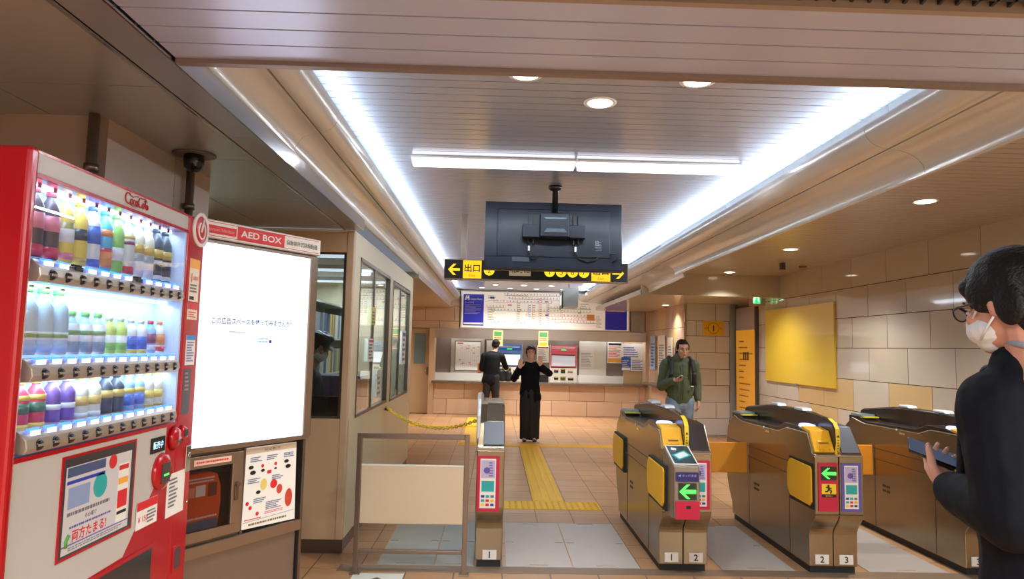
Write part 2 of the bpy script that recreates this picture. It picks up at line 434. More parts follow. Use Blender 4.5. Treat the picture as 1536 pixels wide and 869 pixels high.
# curved cove mouldings on both sides of the central ceiling
COVE = mat('cove_cream', (208, 204, 196), .22, .15, .03, 1.5, coat=.3)
def arc(cx, cz, rx, rz, a0, a1, n=10): return [(cx+rx*math.cos(math.radians(a0+(a1-a0)*i/n)), cz+rz*math.sin(math.radians(a0+(a1-a0)*i/n))) for i in range(n+1)]
def cove(sgn, lip, seam, out, y0, y1, k, out2=None, top=2.95, seamz=2.615, outz=2.48):
    # (x,z) section, seen from below: slot lip, bulging upper strip, dark joint, hollow lower strip, rounded bottom lip
    def sect(o):
        up = [(lip+.012*sgn, 2.735), (lip, 2.73)] + [(seam + (lip-seam)*math.cos(t), 2.715+(seamz-2.715)*math.sin(t)) for t in [PI/2*i/9 for i in range(10)]]
        s2 = seam+.008*sgn
        lo = [(s2 + (o-s2)*math.sin(t), outz+.02 + (seamz-.004-outz-.02)*math.cos(t)) for t in [PI/2*i/10 for i in range(11)]]
        lo += [(o, outz+.006), (o+.008*sgn, outz), (o+.025*sgn, outz+.002), (o+.032*sgn, outz+.012), (o+.032*sgn, top)]
        return up, lo
    for part in (0, 1):
        A = sect(out)[part]; Bq = sect(out2 if out2 else out)[part]
        if part == 0: A = A + [(seam, 2.735)]; Bq = Bq + [(seam, 2.735)]
        else: A = A + [(seam+.008*sgn, top)]; Bq = Bq + [(seam+.008*sgn, top)]
        mb = MB(); mb.loft([[(p[0], y0, p[1]) for p in A], [(p[0], y1, p[1]) for p in Bq]])
        o = mb.build('trim_%d' % k[0], COVE); struct(o); k[0] += 1
        for p in o.data.polygons: p.use_smooth = False
        md = o.modifiers.new('b', 'EDGE_SPLIT'); md.split_angle = math.radians(35)
        for p in o.data.polygons: p.use_smooth = True
kk = [k]
for (a, b) in ((2.14, 3.398), (3.402, 5.9), (5.904, 8.3)): cove(1, 1.88, 2.0, 2.19, a, b, kk)
cove(1, 1.88, 2.02, 2.30, 8.304, 15.55, kk, out2=2.62, outz=2.46)
for (a, b) in ((2.14, 3.398), (3.402, 5.9), (5.904, 8.4), (8.404, 11), (11.004, 15.55)): cove(-1, -.82, -.91, -1.036, a, b, kk)
k = kk[0]
# left wall panels and pillar
LW = mat('left_wall_panel', (174, 154, 138), .35, .05, .05, 2)
mb = MB()
mb.box(-3.2, -1.975, 2.705, 2.80, 0, 2.44, m=LW).box(-1.965, -1.62, 2.69, 2.80, 0, 2.44, m=LW)
struct(mb.build('wall_left_return', LW))
struct(MB().box(-1.9, -1.575, 2.72, 3.295, 0, 2.44).box(-1.9, -1.575, 3.30, 3.70, 0, 2.44).box(-1.9, -1.64, 2.79, 3.7, 0, 2.44).build('wall_left', LW))
struct(B(-2.9, -1.62, 3.72, 3.76, 0, 2.44).build('wall_left_inner', LW))
struct(B(-3.5, -3.4, -6, 9.2, 0, 2.6).build('wall_left_far', LW))
def pipe(x, y, label):
    t = thing('steel_pipe', label, 'pipe', (x, y, 0), group=None)
    MB().lathe([(.02, .3), (.02, 2.43)], (0, 0, 0), 14).build('pipe_body', STEEL, t)
    for z in (1.1, 2.2): MB().lathe([(.027, z), (.027, z+.03)], (0, 0, 0), 14).build('pipe_clip', STEELD, t)
pipe(-1.60, 2.665, 'thick vertical steel pipe at the pillar corner above the red vending machine')
pipe(-1.545, 3.40, 'thin vertical steel pipe below the black dome camera')
# ---------------------------------------------------------------- ticket gates
GBODY = mat('gate_bronze_steel', (152, 138, 114), .22, .85, .07, 24, stretch=(1, .3, 2.5), rvar=.05)
GFRONT = mat('gate_front_steel', (152, 142, 130), .34, .7, .05, 20)
GDARK = mat('gate_dark_cover', (58, 50, 46), .22, .2)
GBLUE = mat('gate_blue_grey_panel', (92, 98, 112), .4, .2)
CRIM = mat('gate_crimson', (196, 26, 66), .4)
VIO = mat('gate_violet', (98, 88, 170), .4)
ARROW = mat('arrow_green_led', (60, 230, 70), .4, emit=(70, 240, 80), estr=1.6)
LEDB = mat('led_board_dark', (34, 44, 22), .4)
DISH = mat('reader_light', (170, 180, 255), .3, emit=(170, 182, 255), estr=1.6)
SENS = mat('sensor_pale_plastic', (222, 228, 236), .3)
TEAL = mat('teal_print', (40, 168, 170), .5)
LIL = mat('lilac_print', (190, 180, 214), .5)
def px_(x, z, y): return (x, y, z)
def leg_profile(front, w):
    # side outline (y,z): y grows away from the viewer
    pts = [(front+.10, .05)]
    for i in range(9):
        t = i/8; pts.append((front+.10-.10*(t*t*(3-2*t)), .27+.17*t))
    pts += [(front, .83)]
    return pts
def sheet(mb, x0, x1, z0, z1, y, frame_m):
    """information card on the front of a gate column"""
    mb.box(x0, x1, y-.004, y, z0, z1, m=frame_m)
    w = x1-x0; h = z1-z0; a0 = x0+w*.14; a1 = x1-w*.16; yy = y-.005
    P = lambda u, v: (u, yy, v)
    mb.quad(P(a0, z0+h*.06), P(a1, z0+h*.06), P(a1, z1-h*.05), P(a0, z1-h*.05), PAPER)
    yy = y-.0056; W = a1-a0
    mb.quad(P(a0+W*.06, z0+h*.60), P(a1-W*.06, z0+h*.60), P(a1-W*.06, z1-h*.08), P(a0+W*.06, z1-h*.08), LIL)
    mb.quad(P(a0+W*.10, z0+h*.36), P(a1-W*.10, z0+h*.36), P(a1-W*.10, z0+h*.55), P(a0+W*.10, z0+h*.55), TEAL)
    yy = y-.0062
    mb.disc((a0+W*.42, yy, z0+h*.74), W*.2, VIO)
    fake_lines(mb, a0+W*.55, a1-W*.12, z0+h*.62, z1-h*.1, 6, VIO, P, 3)
    for r in range(3):
        for c in range(3):
            cm = [SIGNYEL, RED, BLUEI, TEAL, RED, YEL, BLUEI, TEAL, GRAYI][r*3+c]
            mb.quad(P(a0+W*(.08+.3*c), z0+h*(.10+.075*r)), P(a0+W*(.08+.3*c+.22), z0+h*(.10+.075*r)), P(a0+W*(.08+.3*c+.22), z0+h*(.10+.075*r+.045)), P(a0+W*(.08+.3*c), z0+h*(.10+.075*r+.045)), cm)
    return mb
def number_plate(t, n, x, z, y):
    mb = MB().box(x-.049, x+.049, y-.003, y, z-.033, z+.033, m=WHITE)
    text(mb, n, (x, y-.004, z), (1, 0, 0), (0, 0, 1), .045, INK, bold=True)
    return mb.build('number_plate', None, t)
def gate(x0, front, far, label, left_no, right_no, reader_head=False, first='red', sheet_m=None, group='double ticket gates'):
    """two slim machines side by side; x0 = left side, front = y of the overhanging front"""
    t = thing('ticket_gate', label, 'ticket gate', (x0, front, 0), group=None)
    L = far-front; W = .345; H = W/2
    def body(a, b, top):
        pts = leg_profile(0, 0)[:]
        pts += top
        pts += [(L-.03, .84), (L, .74), (L, .40)] + [(L-.14*(i/6)**1.5, .40-.25*i/6) for i in range(1, 7)] + [(L-.15, .05)]
        return MB().prism(pts, 'x', a, b, m=GBODY)
    left_top = [(.045, .86), (.12, .985), (.46, .985), (.62, .94), (L-.4, .93), (L-.2, .965)]
    body(0, H-.002, left_top).build('left_housing', GBODY, t, bevel=.006)
    right_top = [(.02, .86), (.16, 1.02), (.30, 1.03), (L-.25, 1.02), (L-.12, .98)]
    body(H+.002, W, right_top).build('right_housing', GBODY, t, bevel=.006)
    MB().box(.012, W-.012, .12, L-.17, 0, .052).build('plinth', RUBBER, t)
    # seams and slots on the left flank
    mb = MB().box(-.002, .001, .44, L-.02, .728, .733).box(-.002, .001, .42, L-.03, .636, .640).box(-.002, .001, .42, .424, .06, .64)
    mb.box(-.002, .001, 1.25, 1.254, .06, .636)
    for (a, b) in ((1.03, .42), (1.03, .38), (1.09, .42), (1.09, .38)): mb.box(-.003, .001, a, a+.04, b, b+.018)
    mb.build('flank_seam', mat('seam_dark', (70, 54, 40), .6), t)
    MB().box(-.006, .001, .78, .86, .90, .915).lathe([(.012, -.006), (.012, .002)], (0, .90, .93), 12, axis='x').build('lock', CHROME, t)
    # dark top tray with card transport on the left machine
    MB().prism([(.13, .984), (.30, 1.012), (.52, 1.015), (.66, .965), (L-.42, .95), (L-.3, .985), (L-.13, .98), (L-.13, .93), (.13, .93)], 'x', .012, H-.012).build('top_tray', GDARK, t, bevel=.004)
    MB().lathe([(.001, .012), (.058, .012), (.062, .004), (.062, 0)], (0, 0, 0), 24, T=Matrix.Translation((.084, .29, 1.009)) @ Matrix.Rotation(.15, 4, 'X')).build('card_reader_light', DISH, t)
    MB().box(.02, .15, L-.33, L-.15, .985, 1.0).build('display_screen', mat('gate_screen_grey', (120, 140, 140), .2, emit=(120, 150, 150), estr=.15), t)
    MB().box(.012, .15, L-.40, L-.345, .975, .985).build('yellow_band', SIGNYEL, t)
    # yellow ticket mouth on the slanted front
    mb = MB().prism([(.022, .862), (.034, .852), (.05, .852), (.125, .975), (.24, .985), (.24, 1.018), (.105, 1.0)], 'x', .014, H-.016, m=YEL)
    mb.prism([(.035, .895), (.055, .89), (.08, .93), (.06, .935)], 'x', .045, .128, m=YEL)
    mb.build('ticket_mouth', YEL, t, bevel=.004)
    mb = MB(); nrm = Vector((0, -.80, .60)); up = Vector((0, .60, .80))
    mb.box(.052, .12, .040, .055, .918, .924, m=mat('slot_orange_dark', (150, 84, 20), .5))
    text(mb, 'ICカード', (.088, .0245, .874), (1, 0, 0), (0, .5, .86), .018, mat('label_orange', (170, 90, 20), .5), width=.08)
    mb.build('mouth_print', None, t)
    # centre wing with sensors and its yellow warning stripe
    pts = [(.04, .84)] + [(.02, .93), (.03, 1.02), (.07, 1.065), (.2, 1.09), (.5, 1.105), (.9, 1.105), (1.25, 1.09), (L-.1, 1.035), (L-.06, 1.02), (L-.05, .96), (L-.1, .93)]
    MB().prism(pts, 'x', H-.014, H+.02).build('centre_wing', GDARK, t, bevel=.01, seg=3)
    pts = [(.1, 1.075), (.5, 1.112), (.9, 1.112), (1.25, 1.096), (L-.1, 1.042), (L-.1, 1.03), (.1, 1.05)]
    MB().prism(pts, 'x', H+.0, H+.034).build('wing_edge', mat('wing_edge_bronze', (128, 104, 70), .28, .7), t, bevel=.005)
    mb = MB()
    path = [(.034, .84), (.012, .93), (.02, 1.02), (.055, 1.06), (.13, 1.084)]
    for i in range(len(path)-1):
        (a, b), (c, d) = path[i], path[i+1]
        mb.quad((H-.016, a-.008, b+.002), (H+.014, a-.008, b+.002), (H+.014, c-.008, d+.004), (H-.016, c-.008, d+.004), SIGNYEL)
    mb.box(H-.016, H+.014, .0, .012, .84, .845, m=SIGNYEL)
    text(mb, '▲', (H, .004, .975), (1, 0, 0), (0, -.06, 1), .018, INK); fake_lines(mb, H-.008, H+.006, .86, .955, 5, INK, lambda u, v: (u, .0125-(v-.84)*.15, v), 2)
    fake_lines(mb, H-.008, H+.006, .99, 1.04, 3, INK, lambda u, v: (u, .005+(v-.98)*.4, v), 5)
    mb.build('warning_stripe', SIGNYEL, t)
    for yy in (.48, .95):
        MB().prism([(yy, 1.105), (yy+.02, 1.128), (yy+.15, 1.128), (yy+.17, 1.105)], 'x', H-.035, H+.045).build('sensor', SENS, t, bevel=.008)
    # slanted dark cover of the right machine
    MB().prism([(.012, .858), (.15, 1.026), (.32, 1.036), (.32, 1.0), (.15, .99), (.03, .85)], 'x', H+.03, W-.012).build('slanted_cover', GBLUE if first == 'red' else GDARK, t, bevel=.003)
    # front: trim line, cards, led arrow
    MB().box(.0, W, -.006, .02, .832, .842).build('front_trim', STEEL, t); MB().box(.004, W-.004, -.004, .02, .425, .43).build('lower_trim', STEELD, t)
    yy = -.001
    if not reader_head:
        mb = MB().box(.022, H-.014, yy-.006, yy, .455, .79, m=CRIM)
        mb.box(.038, H-.022, yy-.008, yy-.006, .67, .765, m=LEDB)
        ax, az = (.038+H-.022)/2, .7175; A = lambda u, v: (ax+u, yy-.0095, az+v)
        mb.add([A(-.052, 0), A(-.008, .038), A(.010, .038), A(-.022, .011), A(.052, .011), A(.052, -.011), A(-.022, -.011), A(.010, -.038), A(-.008, -.038)],
               [(0, 1, 2, 3), (0, 3, 6), (3, 4, 5, 6), (0, 6, 7, 8)], ARROW)
        mb.box(.044, H-.028, yy-.008, yy-.006, .575, .645, m=SIGNYEL)
        c = lambda u, v: (ax+u, yy-.0095, .61+v)
        mb.disc((ax-.004, yy-.0095, .632), .008, INK)
        mb.tube([c(-.004, .02), c(-.002, -.002)], .006, INK, 6); mb.tube([c(-.002, -.002), c(.016, -.012), c(.010, -.03)], .005, INK, 6)
        mb.tube([c(-.002, -.002), c(-.012, -.016), c(-.028, -.018)], .005, INK, 6); mb.tube([c(-.022, .012), c(-.004, .012), c(.016, .002)], .004, INK, 6)
        mb.box(.044, H-.028, yy-.008, yy-.006, .553, .573, m=INK)
        text(mb, '走らない', (ax, yy-.0088, .563), (1, 0, 0), (0, 0, 1), .012, SIGNYEL)
        mb.build('arrow_panel', None, t)
        sheet(MB(), H+.014, W-.018, .455, .79, yy, VIO).build('information_card', None, t)
    else:
        sheet(MB(), H+.014, W-.014, .455, .79, yy, CRIM).build('information_card', None, t)
        # add-on reader pod in front of the left machine
        pod = [(-.02, .895), (-.30, .80), (-.31, .46), (-.10, .44), (0, .46)]
        MB().prism(pod, 'x', .0, .172, m=GFRONT).build('reader_pod', GFRONT, t, bevel=.01)
        pn = Vector((0, -.321, .947)); pu = Vector((0, .947, .321)); Oq = Vector((.086, -.16, .848))+pn*.004
        P = lambda u, v: Oq+Vector((u, 0, 0))+pu*v
        mb = MB()
        a = Oq-pn*.004; mb.add([a+Vector((sx*.082, 0, 0))+pu*sv*.135+pn*h for h in (0, .004) for (sx, sv) in ((-1, -1), (1, -1), (1, 1), (-1, 1))], [(0, 1, 2, 3), (4, 5, 6, 7), (0, 1, 5, 4), (1, 2, 6, 5), (2, 3, 7, 6), (3, 0, 4, 7)], WHITE)
        Oq = Oq+pn*.0008; mb.quad(P(-.074, -.126), P(.074, -.126), P(.074, .126), P(-.074, .126), mat('pad_dark_teal', (30, 58, 64), .3))
        Oq = Oq+pn*.0008
        for (u, v, q, r_) in ((0, -.01, .07, .055),):
            ca, sa = math.cos(.5), math.sin(.5)
            RR = lambda p_, q_: P(u+p_*ca-q_*sa, v+(p_*sa+q_*ca)*1.2)
            mb.quad(RR(-.058, -.034), RR(.058, -.034), RR(.058, .034), RR(-.058, .034), TEAL)
            Oq = Oq+pn*.0008; mb.quad(RR(-.044, -.024), RR(.044, -.024), RR(.044, .024), RR(-.044, .024), mat('pad_pale', (208, 216, 220), .3))
        mb.quad(P(-.055, .065), P(-.02, .055), P(-.012, .085), P(-.045, .10), PAPER)
        mb.build('tap_pad', None, t)
        yy = -.306
        z0 = .46
        mb = MB()
        def F(u, z): return (u, -.3075-(.80-z)*.0294-.003, z)
        mb.quad(F(.012, .70), F(.160, .70), F(.160, .76), F(.012, .76), mat('pod_navy', (36, 34, 104), .4))
        text(mb, '◀ タッチ決済', (.086, -.3125, .738), (1, 0, 0), (0, 0, 1), .018, mat('pod_lilac', (170, 170, 220), .4), width=.12)
        text(mb, 'Touch here', (.086, -.3125, .713), (1, 0, 0), (0, 0, 1), .012, mat('pod_lilac', (170, 170, 220), .4), width=.08)
        G = lambda u, z: (u, F(u, z)[1]-.001, z)
        mb.quad(F(.030, .585), F(.146, .585), F(.146, .69), F(.030, .69), LEDB)
        ax, az = .088, .6375; A = lambda u, v: (ax+u, G(0, az+v)[1]-.0006, az+v)
        mb.add([A(-.056, 0), A(-.006, .046), A(.016, .046), A(-.020, .013), A(.054, .013), A(.054, -.013), A(-.020, -.013), A(.016, -.046), A(-.006, -.046)],
               [(0, 1, 2, 3), (0, 3, 6), (3, 4, 5, 6), (0, 6, 7, 8)], ARROW)
        mb.box(.008, .164, -.325, -.312, .462, .575, m=CRIM); mb.box(.075, .105, -.327, -.325, .53, .548, m=INK)
        mb.build('arrow_panel', None, t)
    number_plate(t, left_no, .088, .10, .098); number_plate(t, right_no, .262, .10, .098)
    return t
def flap(t, y0, y1, z0, z1, x=-.016, swing=0.0):
    # soft plate closing the aisle, resting against the flank
    pts = [(y0, z0+.03), (y0, z1-.02), (y0+.02, z1), (y1-.06, z1+.01), (y1-.015, z1-.03), (y1, z1-.09), (y1-.005, z0+.07), (y1-.05, z0+.01), (y0+.03, z0)]
    o = MB().prism(pts, 'x', x, x+.012).build('gate_flap', YEL, t, bevel=.004)
    MB().box(x+.012, .004, y0-.02, y1-.02, z0-.02, z1+.022).build('flap_recess', RUBBER, t)
    return o
g1 = gate(1.19, 4.83, 6.66, 'double ticket gate numbered 1 and 2 with a tap-to-pay pod on its front', '1', '2', True, first='dark')
g2 = gate(2.265, 4.83, 6.66, 'double ticket gate numbered 2 and 3 with green arrow above a red panel', '2', '3', False)
g3 = gate(3.39, 4.83, 6.66, 'ticket gate beside the right tiled wall, partly behind the man with the phone', '3', '4', False)
flap(g1, -.12, .38, .49, .75, -.028); flap(g1, 1.36, 1.85, .48, .745, -.03)
flap(g2, .03, .43, .48, .755); flap(g3, .03, .43, .48, .755)
# flap of gate 2/3 swung out across the aisle
MB().box(-.36, -.01, 1.26, 1.275, .49, .755).build('open_flap', mat('flap_orange', (236, 150, 42), .4), g2, bevel=.008)
MB().box(-.36, -.01, 1.26, 1.275, .49, .755).build('open_flap', mat('flap_orange', (236, 150, 42), .4), g3, bevel=.008)

# slim single gate 1
t = thing('ticket_gate', 'slim ticket gate numbered 1 beside the white-panelled railing', 'ticket gate', (-.09, 4.86, 0))
pts = leg_profile(0, 0) + [(.03, .86), (.10, 1.01), (.34, 1.12), (.6, 1.12), (1.55, 1.08), (1.7, .98), (1.78, .84), (1.78, .4), (1.66, .2), (1.64, .05)]
MB().prism(pts, 'x', -.02, .175).build('housing', GBODY, t, bevel=.008)
MB().box(-.005, .165, .11, 1.66, 0, .052).build('plinth', RUBBER, t)
MB().prism([(.02, .865), (.10, 1.018), (.105, 1.0), (.03, .855)], 'x', .025, .17).build('slanted_cover', GBLUE, t, bevel=.003)
MB().prism([(.10, 1.018), (.36, 1.128), (.5, 1.13), (.5, 1.1), (.36, 1.105), (.11, 1.0)], 'x', .045, .165).build('top_plate', STEEL, t, bevel=.004)
MB().box(-.022, .178, -.012, .02, .828, .842).build('front_trim', STEEL, t, bevel=.003)
MB().prism([(.05, .86), (.06, 1.06), (.14, 1.17), (.24, 1.21), (.30, 1.20), (.8, 1.18), (1.5, 1.12), (1.6, 1.05), (1.5, 1.0), (.3, 1.0)], 'x', -.028, .0).build('centre_wing', mat('wing_pale', (216, 218, 222), .25, .4), t, bevel=.008)
sheet(MB(), -.014, .142, .41, .79, -.001, CRIM).build('information_card', None, t)
number_plate(t, '1', .085, .09, .098)

# ---------------------------------------------------------------- railing with cream board
t = thing('railing', 'steel framed railing with a cream board, left of the slim gate', 'railing', (-.545, 4.8, 0))
RS = mat('railing_steel', (142, 124, 110), .32, .8)
MB().box(-.385, -.352, -.016, .016, 0, .94).build('post', RS, t, bevel=.003)
MB().box(.352, .385, -.016, .016, 0, .94).build('post', RS, t, bevel=.003)
MB().box(-.352, .352, -.016, .016, .905, .94).build('top_rail', RS, t, bevel=.003)
MB().box(-.352, .352, -.014, .014, .135, .16).build('lower_rail', RS, t, bevel=.003)
MB().box(-.35, .35, -.012, .006, .335, .725).build('board', mat('board_cream', (214, 196, 168), .38, 0, .03, 4), t, bevel=.002)
MB().box(-.35, .35, -.014, .008, .722, .731).build('board_edge', WHITE, t)
for s in (-.368, .368): MB().box(s-.035, s+.035, -.035, .035, 0, .008).build('foot_plate', RS, t, bevel=.002)

# yellow plastic chain between the booth wall and the slim gate
def catenary(a, b, sag, n): return [Vector(a).lerp(Vector(b), i/n) - Vector((0, 0, sag*4*(i/n)*(1-i/n))) for i in range(n+1)]
pts = catenary((-1.082, 7.0, .92), (-.128, 5.9, .93), .13, 46)
mb = MB()
for i in range(46):
    p, q = pts[i], pts[i+1]; mid = (p+q)/2; d = (q-p).normalized(); side = d.cross(Vector((0, 0, 1))).normalized(); upv = side.cross(d)
    s_ = side if i % 2 else upv; L_ = (q-p).length*.78
    ring = [mid + d*L_*math.cos(2*PI*j/12) + s_*.013*math.sin(2*PI*j/12) for j in range(13)]
    mb.tube(ring, .0045, None, 6, cap=False)
tag(mb.build('plastic_chain', mat('chain_yellow', (240, 200, 30), .4)), 'yellow plastic chain strung from the office booth to the slim gate', 'chain')

# ---------------------------------------------------------------- station office booth
t = thing('station_booth', 'cream station office booth with sliding windows left of the gates', 'booth', (-1.10, 5.23, 0))
BR = mat('window_bronze', (96, 84, 72), .35, .6)
# front wall, seen left of the corner (x negative = left)
MB().box(-1.7, -.055, 0, .05, .10, .985).build('front_wall', mat('booth_tan', (206, 176, 142), .4, 0, .04, 3), t, bevel=.003)
MB().box(-1.7, -.055, 0, .05, 2.25, 2.408).build('header_panel', mat('booth_tan', (206, 176, 142), .4, 0, .04, 3), t, bevel=.003)
MB().box(-.055, .0, -.004, .052, .10, 2.412).build('corner_post', mat('booth_post_tan', (208, 178, 146), .36, 0, .03, 3), t, bevel=.006)
mb = MB().box(-.05, .002, .052, 3.77, .10, .96).box(-.05, .002, .052, 3.77, 2.24, 2.408)
for (a, b) in ((.052, .27), (1.83, 2.05), (3.48, 3.77)): mb.box(-.05, .002, a, b, .96, 2.24)
mb.build('side_wall', PANEL, t, bevel=.003)
MB().box(-1.7, .0, .01, .05, 0, .10).box(-.05, -.006, .05, 3.76, 0, .10).build('kick_plate', STEELD, t)
MB().box(-1.7, -.05, 3.71, 3.77, 0, 2.4).build('rear_wall', PANEL, t)
MB().box(-1.7, -.0, .0, 3.77, 2.408, 2.425).box(-1.7, -.05, .05, 3.72, 2.36, 2.37).build('roof', mat('booth_ceiling', (226, 222, 212), .6), t)
MB().box(-1.72, -1.7, 0, 3.77, 0, 2.4).build('left_wall', PANEL, t)
MB().box(-1.10, -.058, .01, .035, .985, 1.0).box(-1.10, -.058, .01, .035, 2.235, 2.25).box(-.075, -.058, .01, .035, 1.0, 2.235).build('front_window_frame', BR, t)
MB().box(-1.69, -.075, .018, .024, 1.0, 2.235).build('front_glass', glass_mat('booth_glass_dim', (200, 205, 205), .10), t)
def sliding(y0, y1, z0, z1):
    f = MB()
    f.box(-.035, .006, y0, y0+.03, z0, z1).box(-.035, .006, y1-.03, y1, z0, z1).box(-.035, .006, y0, y1, z0, z0+.025).box(-.035, .006, y0, y1, z1-.03, z1)
    m = (y0+y1)/2-.08
    f.box(-.020, .0, m-.02, m+.02, z0, z1)
    o = f.build('sliding_window', BR, t)
    MB().box(-.012, -.006, y0+.03, m, z0+.02, z1-.03).build('pane', GLASS, o); MB().box(-.026, -.020, m-.02, y1-.03, z0+.02, z1-.03).build('pane', GLASS, o)
    MB().box(-.005, .004, m-.012, m+.012, (z0+z1)/2-.1, (z0+z1)/2+.04).build('latch', CHROME, o)
sliding(.27, 1.83, .965, 2.25); sliding(2.05, 3.48, .955, 2.225)
MB().lathe([(.012, 0), (.012, .03), (.02, .03), (.02, .036)], (.0, 1.77, .90), 10, axis='x').build('chain_hook', STEELD, t)
# things inside the booth
t2 = thing('desk', 'grey office desk inside the booth under the front window', 'desk', (-2.0, 5.60, 0))
MB().box(-.7, .8, -.28, .08, .70, .73).build('desk_top', mat('desk_grey', (90, 86, 88), .5), t2)
MB().box(-.68, .78, -.26, -.24, .0, .70).build('modesty_panel', mat('desk_grey', (90, 86, 88), .5), t2)
t2 = thing('desktop_monitor', 'dark desktop monitor inside the booth front window', 'monitor', (-1.38, 5.52, .73))
MB().box(-.16, .22, -.02, .02, .12, .40).build('screen_housing', BLACKG, t2, bevel=.004); MB().lathe([(.10, 0), (.10, .01), (.02, .02), (.02, .14)], (0, .0, 0), 16).build('stand', BLACK, t2)
t2 = thing('office_cabinet', 'dark purple cabinet inside the booth below the officer', 'cabinet', (-1.55, 6.5, 0))
MB().box(-.25, .30, 0, .35, 0, 1.25).build('body', mat('cabinet_plum', (58, 40, 56), .4), t2, bevel=.004); MB().box(-.24, .02, -.01, 0, .05, 1.2).build('door', mat('cabinet_plum', (58, 40, 56), .4), t2); MB().box(.03, .29, -.01, 0, .05, 1.2).build('door', mat('cabinet_plum', (58, 40, 56), .4), t2)
t2 = thing('filing_shelf', 'pale filing shelf with papers behind the booth side windows', 'shelf', (-2.2, 7.0, 0))
SP = mat('shelf_pale', (190, 186, 178), .5)
MB().box(-.02, -.002, 0, 1.8, 0, 2.0).build('back_panel', SP, t2)
for z in (.4, .8, 1.2, 1.6, 2.0): MB().box(0, .32, 0, 1.8, z-.01, z+.008).build('shelf_board', SP, t2)
MB().box(0, .32, -.015, 0, 0, 2.0).build('side_panel', SP, t2); MB().box(0, .32, 1.8, 1.815, 0, 2.0).build('side_panel', SP, t2)
rd = random.Random(3)
for z in (.81, 1.21, 1.61):
    y = .05
    while y < 1.7:
        wd = rd.choice([.04, .05, .07]); c = rd.choice([(70, 90, 150), (190, 80, 70), (220, 215, 200), (90, 140, 110), (230, 200, 90), (150, 150, 155)])
        o = MB().box(-2.18, -1.92, 7.0+y, 7.0+y+wd-.004, z, z+.28).build('file_binder', mat('binder_%d_%d_%d' % c, c, .5))
        tag(o, 'office file binder standing on the shelf inside the booth', 'binder', 'file binders inside the booth'); y += wd if rd.random() < .8 else wd+.12
def poster(name, label, cat, P, U, N, w, h, bg, draw=None, frame=None, parent=None, th=.004):
    """flat sheet: P centre, U horizontal unit vector, N normal towards the viewer"""
    U = Vector(U); N = Vector(N).normalized(); Z = Vector((0, 0, 1)); P = Vector(P)
    mb = MB()
    def at_(u, v, d=0): return P+U*u+Z*v+N*d
    vs = [at_(sx*w/2, sz*h/2, d) for d in (0, th) for (sx, sz) in ((-1, -1), (1, -1), (1, 1), (-1, 1))]
    mb.add(vs, [(0, 1, 2, 3), (4, 5, 6, 7), (0, 1, 5, 4), (1, 2, 6, 5), (2, 3, 7, 6), (3, 0, 4, 7)], bg)
    if draw: draw(mb, lambda u, v, d=0: at_((u-.5)*w, (v-.5)*h, th+.0008+d*.0006), U, Z, w, h)
    o = mb.build(name, None, parent)
    if cat: tag(o, label, cat)
    return o
def simple_doc(head, body=INK, foot=None, rows=10, seed=1):
    def d(mb, P, U, Z, w, h):
        if head: mb.quad(P(.08, .84), P(.92, .84), P(.92, .94), P(.08, .94), head)
        if foot: mb.quad(P(.05, .04), P(.95, .04), P(.95, .24), P(.05, .24), foot)
        fake_lines(mb, .1, .9, .28 if foot else .08, .8, rows, body, lambda u, v: P(u, v, .3), seed)
    return d
GR_ = mat('pale_grey_ink', (150, 150, 156), .6)
poster('notice', 'small white notice with red heading taped on the booth side window', 'notice', (-1.092, 6.05, 1.50), (0, 1, 0), (1, 0, 0), .26, .2, PAPER, simple_doc(RED, GRAYI, rows=5))
poster('notice', 'yellow notice taped on the booth side window above the white one', 'notice', (-1.092, 6.12, 1.80), (0, 1, 0), (1, 0, 0), .2, .16, mat('notice_yellow', (226, 206, 130), .6), simple_doc(None, GRAYI, rows=4))
poster('notice', 'white paper stuck low on the booth side window glass', 'notice', (-1.096, 6.55, 1.18), (0, 1, 0), (1, 0, 0), .24, .26, PAPER, simple_doc(None, GR_, rows=4))
poster('notice', 'blue and white leaflet in the farther booth side window', 'notice', (-1.098, 8.25, 1.52), (0, 1, 0), (1, 0, 0), .3, .4, PAPER, simple_doc(BLUEI, BLUEI, rows=5))
TUBE = mat('tube_light', (255, 255, 255), .4, emit=(235, 242, 255), estr=3)
for i, yy in enumerate((5.95, 7.1, 8.4)):
    t2 = thing('ceiling_lamp', ['nearest', 'middle', 'farthest'][i]+' fluorescent lamp on the ceiling inside the booth', 'ceiling lamp', (-1.75, yy, 2.30))
    MB().box(-.55, .55, -.06, .06, .02, .06).build('lamp_housing', WHITE, t2); MB().box(-.55, .55, -.045, .045, .0, .02).build('lamp_tube', mat('booth_tube', (255, 255, 255), .4, emit=(225, 238, 255), estr=1.8), t2)
    area('booth_lamp_light', (-1.75, yy, 2.29), (0, 0, -1), 1.0, .08, 24, COOL)

